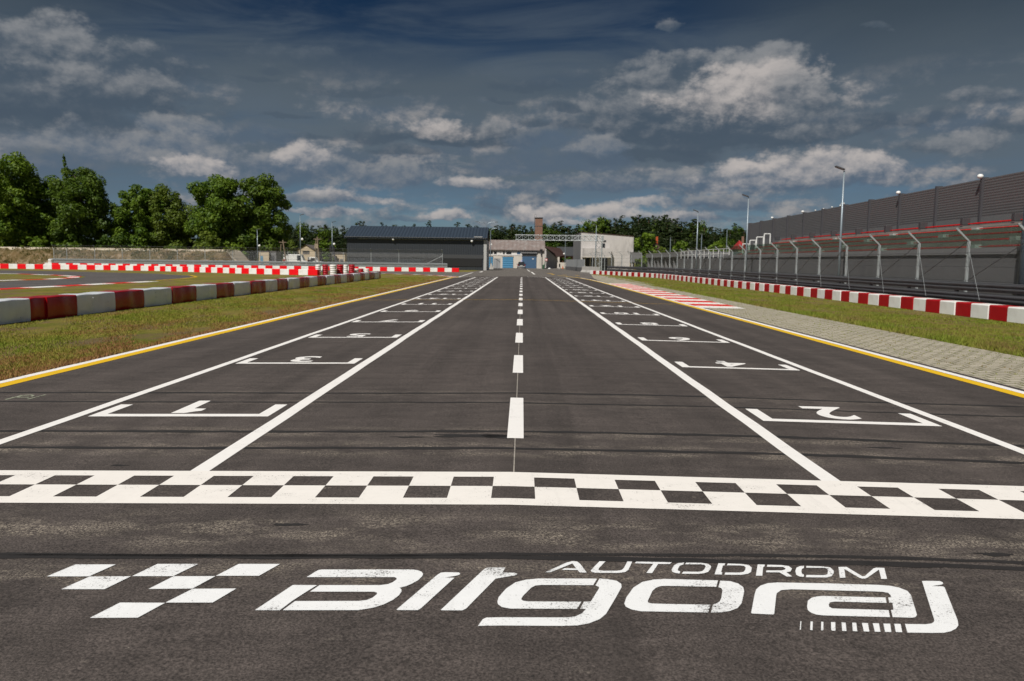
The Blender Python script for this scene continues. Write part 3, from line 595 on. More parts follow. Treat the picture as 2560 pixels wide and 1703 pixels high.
kerb([(-24.9, 53.8), (-25.2, 49), (-25.2, 45), (-25.5, 38), (-27.0, 28), (-30.5, 18)], .95, 2.6, 0, kart, 'on the near side of the kart road')
kerb([(-33.9, 51), (-33.2, 56), (-34.0, 60.2), (-35.9, 64.2), (-39.3, 67.2), (-44.2, 70.0), (-52, 71.8), (-75, 73.2)], .8, 2.4, 0, kart, 'round the tip of the infield')
mark('edge_line', [ribbon([(-35, 77.55), (-30.2, 72.7), (-27.4, 67.3), (-26.2, 61.6), (-25.7, 56)], .2)], P_YEL, .004, kart)
kerb([(-6.5, 79.1), (-7.6, 82.5), (-9.4, 86.8), (-12.3, 90.8), (-16.7, 94)], .7, 1.5, .2, track, 'round the end of the left verge')
mark('edge_line', [ribbon([(-6.95, 77.6), (-6.5, 78.6), (-6.3, 79.4), (-6.6, 81)], .22)], P_YEL, .006)
mark('far_marking', [ribbon([G(*p) for p in crop(780, 640, 400, [(2150, 316), (2357, 248)])]+[G(1183, 681.5)], .16)], P_WHITE, .004)
mark('far_marking', [ribbon([G(*p) for p in crop(1200, 530, 240, [(1185, 1385), (1258, 1440)], 2214)], .22), ribbon([G(*p) for p in crop(1200, 530, 240, [(1090, 1335), (1150, 1372)], 2214)], .2), ribbon([G(*p) for p in crop(1200, 530, 240, [(0, 1392), (60, 1370)], 2214)], .3)], P_KWH, .004)
mark('far_marking', [ribbon([G(*p) for p in crop(1200, 530, 240, [(1560, 1415), (1640, 1428), (1710, 1450)], 2214)], .35), ribbon([G(*p) for p in crop(1400, 560, 260, [(70, 1150), (130, 1155)])], .5), ribbon([G(*p) for p in crop(1400, 560, 260, [(360, 1163), (430, 1175)])], .3)], P_YTHIN, .005)

# the stencilled club mark in front of the line: every piece a sub-part of the mark
logo = empty('painted_logo'); logo.parent = track; logo['label'] = 'large white painted AUTODROM Biłgoraj lettering with chequered flag squares'
cA = lambda q: crop(0, 1380, 700, q); cB = lambda q: crop(620, 1400, 440, q); cI = lambda q: crop(960, 1400, 620, q); cO = lambda q: crop(1520, 1400, 480, q); cJ = lambda q: crop(1940, 1400, 500, q); cU = lambda q: crop(1340, 1390, 900, q)
def piece(name, *outl): ground(name, [[G(*p) for p in q] for q in outl], P_LOGO, .004, logo)
piece('flag_squares', *[cA(q) for q in ([(395,212),(635,111),(975,111),(748,212)], [(1112,210),(1325,107),(1668,107),(1458,210)], [(1818,207),(2010,107),(2357,107),(2180,207)], [(515,320),(757,213),(1103,211),(880,320)], [(1250,318),(1462,211),(1813,210),(1620,315)], [(1392,433),(1622,317),(1990,314),(1790,433)], [(757,562),(1010,433),(1390,435),(1160,560)])])
piece('letter', cB([(92,683),(600,346),(925,348),(780,437),(590,560),(425,685)]), cB([(785,240),(915,160),(945,145),(990,138),(2200,138),(2270,148),(2320,165),(2345,195),(2335,225),(2280,280),(2200,325),(2120,360),(2030,382),(2055,405),(2055,435),(2020,485),(1940,545),(1820,605),(1680,650),(1480,683),(465,684),(630,562),(1480,560),(1590,548),(1670,515),(1730,465),(1725,448),(1690,436),(830,435),(960,348),(1780,347),(1880,333),(1940,308),(1990,270),(1990,252),(1960,240)]))
piece('letter', cI([(118,480),(505,150),(540,128),(580,124),(710,126),(725,135),(715,148),(680,158),(620,168),(580,175),(670,176),(350,468),(320,485),(130,485)]))
piece('letter', cI([(540,482),(950,95),(985,78),(1155,80),(1125,126),(1250,130),(1268,142),(1240,155),(1060,185),(780,470),(745,487),(550,487)]))
piece('letter', cI([(2025,185),(1470,184),(1350,195),(1250,220),(1160,280),(1090,360),(1077,405),(1085,430),(1120,455),(1200,470),(1835,473),(1875,405),(1370,402),(1320,395),(1303,380),(1320,350),(1400,270),(1440,250),(1500,245),(1988,247)]),
      cI([(2048,185),(2130,190),(2210,205),(2255,235),(2258,265),(2200,370),(2110,520),(2050,570),(1950,610),(1840,630),(1700,635),(893,635),(940,570),(975,556),(1740,555),(1820,545),(1880,515),(1915,480),(1915,474),(1865,472),(1900,405),(1965,404),(2045,275),(2040,262),(2010,250)]))
piece('letter', cO([(1350,260),(700,243),(560,250),(420,280),(310,350),(225,470),(200,545),(220,585),(290,618),(400,640),(1230,655),(1258,560),(700,550),(540,545),(495,535),(487,515),(545,390),(590,350),(650,330),(720,327),(1328,340)]),
      cO([(1378,264),(1500,270),(1600,300),(1660,345),(1672,395),(1640,540),(1590,600),(1500,635),(1400,652),(1262,655),(1290,553),(1330,545),(1370,520),(1390,480),(1405,380),(1390,355),(1355,345)]))
piece('letter', cO([(1757,660),(1800,430),(1820,370),(1870,325),(1960,295),(2080,286)])+cJ([(100,276),(600,285),(1200,303),(1350,315),(1450,335),(1550,375),(1590,425),(1650,620),(1660,660),(1640,685),(1600,690),(1375,683),(1355,600),(1385,595),(1372,516),(1335,515),(1322,453),(1355,450),(1350,425),(1320,398),(1260,385),(1150,380),(180,355),(60,365),(10,400)])+cO([(2065,440),(2040,670),(2025,680),(1770,668)]))
piece('letter', cJ([(1290,452),(560,434),(480,440),(420,455),(375,490),(366,560),(375,600),(410,630),(480,655),(560,663),(1343,684),(1325,600),(760,585),(660,580),(625,560),(622,530),(640,508),(700,500),(1303,516)]))
piece('letter', cJ([(1720,258),(1755,255),(1930,258),(1960,270),(1970,288),(1950,300),(1830,317),(1960,320),(1985,330),(2140,720),(2148,780),(2120,820),(2060,850),(1980,868),(1850,870),(1548,866),(1520,765),(1760,768),(1830,760),(1860,740),(1865,715)]))
piece('tick_marks', *[cJ(q) for q in ([(287,733),(298,733),(292,833),(281,833)], [(407,735),(433,737),(430,838),(402,836)], [(533,738),(558,740),(557,841),(531,839)], [(648,742),(698,744),(700,845),(651,842)], [(773,746),(820,748),(830,849),(780,846)], [(898,749),(945,751),(957,851),(905,849)], [(1012,752),(1082,755),(1100,855),(1035,852)], [(1140,756),(1212,758),(1230,858),(1165,855)], [(1265,760),(1345,762),(1358,860),(1285,858)], [(1393,763),(1468,765),(1487,862),(1412,860)])])
piece('small_letter', cI([(1525,127),(1735,32),(1790,18),(1835,22),(1865,45),(1927,127),(1860,126),(1840,103),(1690,101),(1715,86),(1828,88),(1790,40),(1770,48),(1585,124)]))
piece('small_letter', cU([(415,40),(372,85),(358,100),(365,110),(390,115),(540,116),(585,110),(605,95),(630,42),(598,41),(575,85),(560,97),(530,102),(440,102),(408,98),(412,85),(455,40)]))
piece('small_letter', cU([(655,42),(890,46),(875,58),(800,57),(760,117),(722,116),(768,56),(648,53)]))
piece('small_letter', cO([(935,40),(860,48),(810,75),(780,130),(790,155),(830,170),(880,175),(886,148),(858,140),(855,125),(880,80),(925,65)]), cO([(960,42),(1150,45),(1230,58),(1265,85),(1262,110),(1230,155),(1180,172),(1110,180),(905,178),(925,152),(1110,155),(1160,145),(1185,120),(1200,85),(1185,70),(1140,63),(945,62)]))
piece('small_letter', cO([(1355,50),(1440,52),(1430,75),(1410,78),(1388,158),(1403,162),(1397,188),(1308,186)]), cO([(1470,53),(1640,58),(1730,72),(1765,105),(1755,155),(1720,178),(1640,192),(1430,190),(1440,163),(1610,165),(1665,155),(1685,130),(1690,100),(1670,82),(1620,76),(1460,75)]))
piece('small_letter', cO([(1838,63),(1925,66),(1920,90),(1905,95),(1898,155),(1893,203),(1815,202)]), cO([(1955,68),(2130,72),(2220,85),(2258,115),(2240,150),(2190,160),(2260,212),(2195,213),(2105,162),(1940,160),(1945,138),(2130,138),(2170,128),(2180,112),(2150,95),(1950,92)]))
piece('small_letter', cJ([(328,78),(280,82),(240,100),(228,140),(240,185),(280,205),(327,208),(328,180),(305,170),(298,140),(305,115),(328,103)]), cJ([(357,80),(560,85),(640,98),(680,135),(680,165),(655,200),(600,215),(352,213),(358,186),(560,188),(605,178),(612,140),(605,112),(570,102),(357,100)]))
piece('small_letter', cJ([(735,92),(830,90),(1015,200),(1045,200),(1150,108),(1180,100),(1275,102),(1308,233),(1240,232),(1213,122),(1080,215),(1050,228),(1010,228),(980,218),(805,115),(818,218),(752,220)]))
for o in list(logo.children):
    pass

# grass of the verges
def grass(name, n, sampler, mat, label, h0, h1):
    P = np.array([sampler() for _ in range(n)], np.float32); h = RNG.uniform(h0, h1, n)*(1+P[:, 2]*0)
    w = RNG.uniform(.004, .009, n)*(1+P[:, 1]/26); a = RNG.uniform(0, math.pi, n); lx = RNG.normal(0, .35, n)*h; ly = RNG.normal(0, .35, n)*h
    V = np.zeros((n, 3, 3), np.float32)
    V[:, 0] = np.stack([P[:, 0]-np.cos(a)*w, P[:, 1]-np.sin(a)*w, np.full(n, GZ-.01)], 1); V[:, 1] = np.stack([P[:, 0]+np.cos(a)*w, P[:, 1]+np.sin(a)*w, np.full(n, GZ-.01)], 1)
    V[:, 2] = np.stack([P[:, 0]+lx, P[:, 1]+ly, GZ-.01+h], 1)
    o = mesh_obj(name, V.reshape(-1, 3), np.arange(3*n).reshape(-1, 3), mat); tag(o, label, 'grass', None, 'stuff'); return o
def pick(xa, xb, ya, yb, clump):
    def f():
        while True:
            y = ya*(yb/ya)**random.random(); x = random.uniform(xa, xb)
            c = math.sin(x*1.7+1.3*math.sin(y*.6))+math.sin(y*.83+x*.4)+.9*math.sin(x*5.1+y*2.3)
            if c+random.uniform(-2.2, 2.2) > clump: return (x, y, 0)
    return f
grass('verge_grass', 95000, pick(-12.35, -6.98, 8.5, 78, .15), BLADE_L, 'yellowing grass on the left verge between white edge line and barrier', .015, .055)
grass('verge_grass', 70000, pick(9.5, 14.85, 11, 92, .2), BLADE_R, 'patchy green grass between the pavers and the right barrier', .015, .06)
grass('verge_grass', 9000, pick(9.45, 10.3, 11, 60, -3), BLADE_R, 'taller green grass fringe along the outer edge of the pavers', .05, .14)
def pweed():
    y = 9*(60/9)**random.random(); cx = round(random.uniform(7.1, 9.4)/.3)*.3+random.gauss(0, .03); cy = round(y/.2)*.2+random.gauss(0, .03)
    return (cx, cy, 0)
grass('verge_grass', 7000, lambda: (-6.97-abs(random.gauss(0, .10))+.03, 8.5*(70/8.5)**random.random(), 0), BLADE_L, 'dry grass creeping over the left asphalt edge', .02, .09)
grass('paver_weeds', 5200, pweed, BLADE_R, 'small weeds growing in the joints of the pavers', .012, .04)

# ------------------------------------------------------------------ barrier blocks
def sheet_block(L, seed, rivets):                    # soft barrier: belt sheet folded over a core, wavy faces
    rs_ = random.Random(seed); mb = MB(); n = 12; m_ = [(0.30, 0), (.312, .2), (.308, .40), (.302, .53), (.298, .556), (.284, .574), (.25, .581), (.0, .585), (-.25, .581), (-.284, .574), (-.298, .556), (-.302, .53), (-.308, .4), (-.312, .2), (-.30, 0)]
    a1, a2, ph, ph2 = rs_.uniform(.018, .038), rs_.uniform(.010, .022), rs_.random()*6, rs_.random()*6; vs = []; fs = []
    for k in range(n+1):
        y = -L/2+.002+(L-.004)*k/n
        for x, z in m_:
            en = math.sin(math.pi*k/n)**.5 if 0 < k < n else 0
            wv = en*(a1*math.sin(ph+y*3.1)*math.sin(min(z/.575, 1)*2.6)+a2*math.sin(ph2+y*7+z*1.5))
            vs.append((x+wv*(1 if x > 0 else -1 if x < 0 else 0), y, z+(.012*en*math.sin(y*4+ph) if z > .5 else 0)))
    w = len(m_)
    for k in range(n):
        for i in range(w-1): fs.append((k*w+i, k*w+i+1, (k+1)*w+i+1, (k+1)*w+i))
    caps = [vs[:w], vs[n*w:]]; mb.add(vs, fs)
    for c in caps: mb.add(c, [tuple(range(w))])
    if rivets:
        for yy in (-L*.4, -L*.1, L*.3):
            for zz in (.12, .30, .46): mb.tube((.30, yy, zz), (.328, yy, zz), .014, n=6)
    return mb
def hard_block(L, w, h):
    c = .03; return MB().prism([(-w/2, 0), (w/2, 0), (w/2, h-c), (w/2-c, h), (-w/2+c, h), (-w/2, h-c)], -L/2+.006, L/2-.006)
bl = [20.34, 22.44]; ys = [14.2, 16.25, 18.3, 20.34, 21.05, 22.48, 24.58, 26.6]+[26.6+2.093*k for k in range(1, 6)]+[39.19, 41.12, 43.06, 45.25, 47.26, 49.34, 51.47, 53.65, 55.6, 57.73, 59.85, 62.2, 64.1, 66.3, 68.3, 70.45, 71.5]
col = ['w', 'r', 'w', 'r', 'r']+['w', 'r']*20
left_blocks = {}; cnt = {'w': 0, 'r': 0}
for k in range(1, len(ys)-1):
    L = ys[k+1]-ys[k]; c = col[k] if k < 5 else ('w' if (k-5) % 2 == 0 else 'r'); c = {1: 'r', 2: 'w', 3: 'r', 4: 'r'}.get(k, c)
    name = 'white' if c == 'w' else 'red'; cnt[c] += 1
    o = sheet_block(L, k, c == 'w' and k < 8).build('barrier_block', PL_WHITE if c == 'w' else PL_RED, smooth=True)
    o.location = (-12.9+.03*math.sin(k*1.7), (ys[k]+ys[k+1])/2, GZ-.006); o.rotation_euler = (0, 0, .006*math.sin(k*2.3))
    o.data.polygons.foreach_set('use_smooth', [len(p.vertices) == 4 for p in o.data.polygons])
    tag(o, '%s sheet-clad block, %s %s one along the left verge barrier' % (name, nth(cnt[c]), name), 'barrier block', 'red and white blocks of the left verge barrier')
def along(pts):
    d = [0]
    for a, b in zip(pts[:-1], pts[1:]): d.append(d[-1]+math.dist(a, b))
    def at(s):
        s = max(0, min(s, d[-1]))
        for i in range(len(pts)-1):
            if s <= d[i+1]+1e-9:
                t = (s-d[i])/(d[i+1]-d[i]); return (pts[i][0]+t*(pts[i+1][0]-pts[i][0]), pts[i][1]+t*(pts[i+1][1]-pts[i][1]))
        return pts[-1]
    return at, d[-1]
def row(pts, L, w, h, gap, start_red, where, group, mw, mr, z=GZ, jit=.0, lab='{c} block, {n} {c} one {w}'):
    at, tot = along(pts); proto = {}; cnt = {'white': 0, 'red': 0}; s = 0; k = 0
    while s+L <= tot+.01:
        a, b = at(s), at(s+L); rz = math.atan2(b[1]-a[1], b[0]-a[0])-math.pi/2; c = 'red' if (k % 2 == 0) == start_red else 'white'; cnt[c] += 1
        label = lab.format(c=c, n=nth(cnt[c]), w=where)
        if c not in proto:
            o = hard_block(L-gap, w, h).build('barrier_block', mr if c == 'red' else mw, bevel=.012); proto[c] = o; tag(o, label, 'barrier block', group)
        else:
            o = proto[c].copy(); COL.objects.link(o); o['label'] = label
        o.location = ((a[0]+b[0])/2+random.uniform(-jit, jit), (a[1]+b[1])/2, z-.006); o.rotation_euler = (0, 0, rz+random.uniform(-jit, jit)*.3)
        s += L; k += 1
row([(15.3, 21.87), (15.3, 84), (15.1, 89), (14.5, 93.5), (13.4, 98.5), (12.2, 104), (10.9, 109), (9.7, 112.3)], 1.0, .6, .475, .0, False, 'along the right verge from the camera', 'red and white blocks of the right verge barrier', PC_WHITE, PC_RED, jit=.02, lab='{c} painted block, {n} {c} one {w}')
row([(-20.3, 79.9), (-24, 81.0), (-29, 83.6), (-36, 88.6), (-43, 93.2), (-50, 95.2), (-62, 95.9), (-78, 96.2)], 1.08, .5, .58, .0, True, 'leftward from the tyre stacks by the kart road', 'red and white blocks of the kart road barrier', PC_WHITE, RED_SUNLIT, lab='sunlit {c} block, {n} {c} one {w}')
row([(-8.95, 114.0), (-68.5, 114.0)], 1.02, .5, .57, .0, True, 'leftward in the row before the pale guard rail', 'red and white blocks before the steel guard rail', PC_WHITE, RED_SUNLIT, lab='distant {c} block, {n} {c} one {w}')
# tyre stacks
def tyre(mat, name='tyre'):
    return MB().lathe([(.18, .0), (.27, .0), (.31, .03), (.325, .07), (.325, .15), (.31, .19), (.27, .22), (.18, .22), (.16, .17), (.16, .05), (.18, 0)][:10], n=18)
TYR = {}
def stack(x, y, mat, n, sc, label):
    r = empty('tyre_stack', (x, y, GZ-.006), random.random(), label, 'tyre stack', 'painted tyre stacks at the end of the kart road barrier')
    for k in range(n):
        if mat.name not in TYR:
            t = tyre(mat).build('tyre', mat, r, smooth=True); TYR[mat.name] = t
        else:
            t = TYR[mat.name].copy(); COL.objects.link(t); t.parent = r
        t.location = (random.uniform(-.012, .012), random.uniform(-.012, .012), k*.212); t.scale = (sc, sc, 1)
    return r
for x, y, mt, n, sc, lb in ((-20.55, 80.7, TY_W, 5, .85, 'narrow white tyre stack next to the last red kart barrier block'), (-19.95, 81.2, TY_R, 5, .92, 'dark red tyre stack between the two white stacks nearest the barrier'), (-19.25, 81.6, TY_W, 5, 1.1, 'widest white tyre stack in the middle of the cluster'),
                         (-18.75, 82.5, TY_R, 5, 1.1, 'red tyre stack between the widest white stack and the creamy one'), (-18.55, 84.2, TY_W, 5, .8, 'creamy white tyre stack partly hidden behind a red stack'), (-18.15, 85.4, TY_R, 5, 1.0, 'red tyre stack at the right end of the cluster'),
                         (-17.9, 86.4, TY_W, 3, .9, 'low white tyre stack behind the end of the left barrier'), (-17.55, 87.2, TY_R, 3, .95, 'low red tyre stack behind the end of the left barrier'), (-17.1, 88.2, TY_W, 3, .85, 'low white tyre stack farthest right of the cluster')):
    stack(x, y, mt, n, sc, lb)
s_ = stack(-71.9, 120.6, TY_R, 2, 1.2, 'red tyres stacked against the left end of the guard rail'); s2 = stack(-71.1, 120.4, TY_W, 5, 1.1, 'white tyre stack against the left end of the guard rail')
for o in (s_, s2): o['group'] = 'tyres at the guard rail end'

# ------------------------------------------------------------------ guard rails and wire fences
WPROF = [(0, 0), (.02, .03), (.02, .07), (.075, .11), (.075, .16), (.02, .20), (.02, .24), (.075, .28), (.075, .33), (.02, .36), (.02, .39), (0, .41), (-.006, .41), (-.006, 0)]
def rail_along_y(name, x, pts, zs, mat, parent, side=-1):
    mb = MB()
    for z in zs:
        for (xa, ya), (xb, yb) in zip(pts[:-1], pts[1:]):
            n = len(WPROF); vs = [(xa+side*p*.85, ya, z+q*.78) for p, q in WPROF]+[(xb+side*p*.85, yb, z+q*.78) for p, q in WPROF]
            mb.add(vs, [(i, (i+1) % n, n+(i+1) % n, n+i) for i in range(n)]+[tuple(range(n))[::-1], tuple(range(n, 2*n))])
    return mb.build(name, mat, parent)
RLINE = [(16.02, 18), (16.02, 84), (15.8, 90), (15.0, 96), (13.9, 101), (12.6, 107), (11.7, 110)]
gr = empty('guard_rail', (16.02, 50, GZ), 0, 'dark triple steel guard rail behind the right row of blocks', 'guard rail'); gr.location = (0, 0, 0)
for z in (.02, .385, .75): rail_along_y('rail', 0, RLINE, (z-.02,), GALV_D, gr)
atR, totR = along(RLINE)
p0 = None
for k in range(int(totR/3.65)+1):
    x, y = atR(.9+3.65*k); mb = MB().box(-.05, .05, -.06, .06, -.4, 1.13)
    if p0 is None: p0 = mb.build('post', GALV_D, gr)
    o = p0 if k == 0 else p0.copy()
    if k: COL.objects.link(o); o.parent = gr
    o.location = (x+.07, y, GZ)
# bolt heads in paler steel than the rail
mb = MB()
for k in range(int(totR/1.825)):
    x, y = atR(.9+1.825*k)
    for z in (.16, .52, .89): mb.box(x-.035, x-.022, y-.03, y+.03, z+GZ, z+.05+GZ)
mb.build('bolts', GALV, gr)
fence = empty('safety_fence', (0, 0, 0), 0, 'tall wire debris fence with bent steel posts above the dark guard rail', 'fence')
FLINE = [(16.22, 15), (16.22, 84), (16.0, 90.2), (15.2, 96.2), (14.1, 101.2), (12.8, 107.2), (11.9, 110.2), (11.2, 116), (10.8, 124)]
atF, totF = along(FLINE); post = None; stops = []
fy = [18.54+3.65*k for k in range(19)]
for y in fy: stops.append(y-15)
s = stops[-1]+3.65
while s < totF: stops.append(s); s += 3.65
for s in stops:
    x, y = atF(s)
    if post is None:
        mb = MB(); mb.box(-.045, .045, -.035, .035, -.3, 2.60)
        mb.add([(-.035, -.03, 2.60), (.035, -.03, 2.60), (.035, .03, 2.60), (-.035, .03, 2.60), (-.50, -.03, 3.03), (-.45, -.03, 3.08), (-.45, .03, 3.08), (-.50, .03, 3.03)], [(0, 1, 5, 4), (1, 2, 6, 5), (2, 3, 7, 6), (3, 0, 4, 7), (4, 5, 6, 7)])
        for z in (1.15, 1.62, 2.1): mb.box(-.085, -.035, -.02, .02, z, z+.025)
        post = mb.build('post', GALV, fence); o = post
    else:
        o = post.copy(); COL.objects.link(o); o.parent = fence
    a, b = atF(max(s-.5, 0)), atF(s+.5); o.location = (x, y, GZ); o.rotation_euler = (0, 0, math.atan2(b[1]-a[1], b[0]-a[0])-math.pi/2)
mb = MB(); mp = [atF(totF*k/60) for k in range(61)]
for (xa, ya), (xb, yb) in zip(mp[:-1], mp[1:]):
    mb.quad((xa-.045, ya, .95), (xb-.045, yb, .95), (xb-.045, yb, 2.52), (xa-.045, ya, 2.52)); mb.quad((xa-.045, ya, 2.52), (xb-.045, yb, 2.52), (xb-.51, yb, 2.95), (xa-.51, ya, 2.95))
mb.build('wire_mesh', MESH_R, fence)
mb = MB()
for z, dx in ((1.1, -.05), (1.6, -.05), (2.1, -.05), (2.52, -.05), (2.95, -.51)): mb.path([(p[0]+dx, p[1], z) for p in mp], .006, 4)
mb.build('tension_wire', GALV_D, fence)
st = None
for k, y in enumerate(fy[1:]):
    if st is None:
        st = MB().tube((.05, 0, 1.10), (.02, -3.5, 2.50), .016, n=5).build('brace_rod', NOISE_P, fence); sw = MB().tube((-.05, 0, 2.5), (-.55, -1.9, .45), .006, n=4).build('stay_wire', GALV, fence); a, b = st, sw
    else:
        a, b = st.copy(), sw.copy()
        for o in (a, b): COL.objects.link(o); o.parent = fence
    a.location = b.location = (16.22, y, 0)
# far fence on its guard rail, facing us
gl = empty('guard_rail', (0, 0, 0), 0, 'pale galvanised guard rail below the far wire fence', 'guard rail')
for z in (.02, .40, .78):
    mb = MB(); mb.prism([(121.5-p, z-.03+q*.82) for p, q in WPROF], -71.9, -11.4, 'x'); mb.build('rail', RAILG, gl)
p0 = None
for k in range(29):
    x = -71.4+2.14*k
    if p0 is None: p0 = MB().box(-.05, .05, -.05, .05, -.4, 1.16).build('post', GALV, gl); o = p0
    else: o = p0.copy(); COL.objects.link(o); o.parent = gl
    o.location = (x, 121.57, GZ)
MB().box(-11.39, -11.33, 121.40, 121.62, .0, 1.09).build('end_plate', RAILG, gl)
fl = empty('safety_fence', (0, 0, 0), 0, 'wire debris fence with grey posts above the pale guard rail', 'fence')
xs = [-71.6, -69.6]+[-65.3+4.23*k for k in range(13)]; xs[-1] = -12.13; post = None
for x in xs:
    if x > -12 : continue
    if post is None:
        mb = MB(); mb.box(-.035, .035, -.035, .035, -.3, 2.75)
        mb.add([(-.035, -.035, 2.75), (.035, -.035, 2.75), (.035, .035, 2.75), (-.035, .035, 2.75), (-.08, -.42, 3.2), (-.02, -.42, 3.2), (-.02, -.36, 3.23), (-.08, -.36, 3.23)], [(0, 1, 5, 4), (1, 2, 6, 5), (2, 3, 7, 6), (3, 0, 4, 7), (4, 5, 6, 7)])
        post = mb.build('post', GALV, fl); o = post
    else: o = post.copy(); COL.objects.link(o); o.parent = fl
    o.location = (x, 122.1, GZ)
mb = MB(); mb.quad((-71.6, 122.05, .9), (-12.1, 122.05, .9), (-12.1, 122.05, 2.66), (-71.6, 122.05, 2.66)); mb.quad((-71.6, 122.05, 2.66), (-12.1, 122.05, 2.66), (-12.15, 121.7, 3.1), (-71.65, 121.7, 3.1)); mb.build('wire_mesh', MESH_L, fl)
mb = MB()
for z, y in ((1.4, 122.04), (1.95, 122.04), (2.66, 122.04), (3.1, 121.7)): mb.tube((-71.6, y, z), (-12.1, y, z), .012, n=4)
mb.build('tension_wire', GALV_D, fl); MB().tube((-15.3, 122.2, .6), (-12.15, 122.1, 2.2), .035, n=6).build('brace_rod', GALV, fl)

# ------------------------------------------------------------------ grandstand and its wall
gs = empty('grandstand', (0, 0, 0), 0, 'low concrete grandstand with red seat rows behind the right fence', 'grandstand')
YA, YB = 20, 72
MB().box(18.0, 18.3, YA, YB, -.5, 2.08).build('front_wall', CONC_D, gs); MB().box(17.94, 18.36, YA, YB, 2.08, 2.33).build('wall_coping', CONC_P, gs)
mb = MB(); prof = [(18.36, -.3), (18.36, 2.02)]
for k in range(5): prof += [(18.75+k, 2.02+.33*k), (18.75+k, 2.35+.33*k)]
prof += [(24.2, 3.67), (24.2, -.3)]; mb.prism(prof, YA, YB); mb.build('terrace', plain('brownish grey concrete', (.26, .235, .21), .85, .15, 2, dirt=(.10, .09, .085), dirt_amt=.5), gs)
GP = 2.0; k = 0; proto = None
yy = YA+.2
while yy+GP < YB:
    if proto is None: proto = MB().box(-.01, .01, .02, GP-.02, 0, .75).build('glass_panel', GLASS, gs); o = proto
    else: o = proto.copy(); COL.objects.link(o); o.parent = gs
    o.location = (18.15, yy, 2.34); yy += GP
AIS = [28.96+4.385*k for k in range(10)]             # aisles
for k in range(5):
    x = 19.0+k; z = 2.35+.33*k; y = YA+.3; mb = MB()
    while y < YB-.4:
        ph = (y-AIS[0]-(4-k)*1.15) % 8.77
        gap = ((y-37.73) % 4.385 < .4) if k == 4 else ph <= 1.5
        if gap:
            if mb.v: mb.build('seat_row', SEATRED, gs)
            mb = MB(); y += .1; continue
        if k == 4: mb.box(x-.02, x+.36, y, y+.45, z+.10, z+.14); mb.box(x+.33, x+.37, y, y+.45, z+.14, z+.185)
        else: mb.box(x-.02, x+.36, y, y+.43, z+.06, z+.10); mb.box(x+.34, x+.37, y, y+.43, z+.10, z+.135)
        y += .5
    if mb.v: mb.build('seat_row', SEATRED, gs)
mb = MB()
for k in range(4):
    x = 19.0+k; z = 2.35+.33*k; y = AIS[0]+(4-k)*1.15
    while y < YB-2:
        if y > YA+1: mb.box(x-.1, x+.2, y+.35, y+.8, z, z+.17)
        y += 8.77
mb.build('aisle_steps', TRIM, gs)
for k in range(-3, 9):
    y = 37.73+4.385*k
    o = MB().box(-.2, .2, -.13, .13, -.02, .34).build('black_box', BLACK if False else DGREY, gs, bevel=.02); o.location = (22.9, y, 3.75)
nw = empty('noise_wall', (0, 0, 0), 0, 'tall ribbed grey noise wall above the grandstand', 'wall')
WX = lambda y: 23.45+.0385*y
y = 44.72-5.22*5; proto = {}; gi_ = 0
while y < 97:
    y1 = min(y+5.22, 97.5); x0, x1 = WX(y), WX(y1)
    o = MB().add([(x0, y, 4.3), (x1, y1, 4.3), (x1, y1, 6.38), (x0, y, 6.38), (x0+.15, y, 4.3), (x1+.15, y1, 4.3), (x1+.15, y1, 6.38), (x0+.15, y, 6.38)], [(0, 1, 2, 3), (4, 7, 6, 5), (3, 2, 6, 7), (0, 4, 5, 1), (0, 3, 7, 4), (1, 5, 6, 2)]).build('wall_panel', NOISE, nw)
    o2 = MB().add([(x0-.05, y, -.3), (x1-.05, y1, -.3), (x1-.05, y1, 4.3), (x0-.05, y, 4.3), (x0+.2, y, -.3), (x1+.2, y1, -.3), (x1+.2, y1, 4.3), (x0+.2, y, 4.3)], [(0, 1, 2, 3), (4, 7, 6, 5), (3, 2, 6, 7), (0, 4, 5, 1), (0, 3, 7, 4), (1, 5, 6, 2)]).build('wall_base', CONC_P, nw)
    p = MB().box(x0-.14, x0+.24, y-.09, y+.09, -.3, 6.46).build('post', NOISE_P, nw)
    y += 5.22
MB().box(WX(97.5)-.2, WX(97.5)+.2, 97.5, 97.7, -.3, 6.46).build('post', NOISE_P, nw)
def ball_light(x, y, z, r, label):
    o = empty('ball_lamp', (x, y, z), 0, label, 'lamp', 'white ball fittings on the noise wall')
    MB().tube((0, 0, -.1), (0, 0, .05), .05, n=6).build('stem', LAMPH, o); MB().ball((-.08, 0, .15), r*.55, 12, .8).build('globe', BALL, o, smooth=True)
for i, (y, r) in enumerate(((44.72, .30), (55.16, .28), (65.6, .27), (76.0, .26), (86.5, .26))):
    ball_light(WX(y)-.12, y, 6.36, r, 'white ball fitting on top of the noise wall, %s from the near end' % (nth(i+1) if i < 4 else 'last'))
for i, y in enumerate((68.8, 70.8, 73.0, 75.2)):
    ball_light(WX(y)+3.5, y*1.1, 6.95, .15, 'tiny white ball showing over the noise wall, %s from the camera' % nth(i+1)); 
# white tubular frames at the far end of the stand
for i, (px0, px1, pt, pb) in enumerate(((1925-14, 1925, 585, 607), (1892, 1908, 593, 614), (1875, 1889, 601, 617), (1857, 1871, 610, 617))):
    Y = 78+i*3.0; a = AT(px0, pt, Y); b = AT(px1, pb, Y)
    o = empty('tube_frame', (0, 0, 0), 0, 'white tubular hoop rail at the far end of the grandstand, %s from the stand' % nth(i+1), 'railing', 'white hoop rails beside the grandstand')
    MB().path([(a[0], Y, b[2]-1.2), (a[0], Y, a[2]), (b[0], Y, a[2]), (b[0], Y, b[2]-1.2)], .055, 6).build('hoop', WHITEM, o)
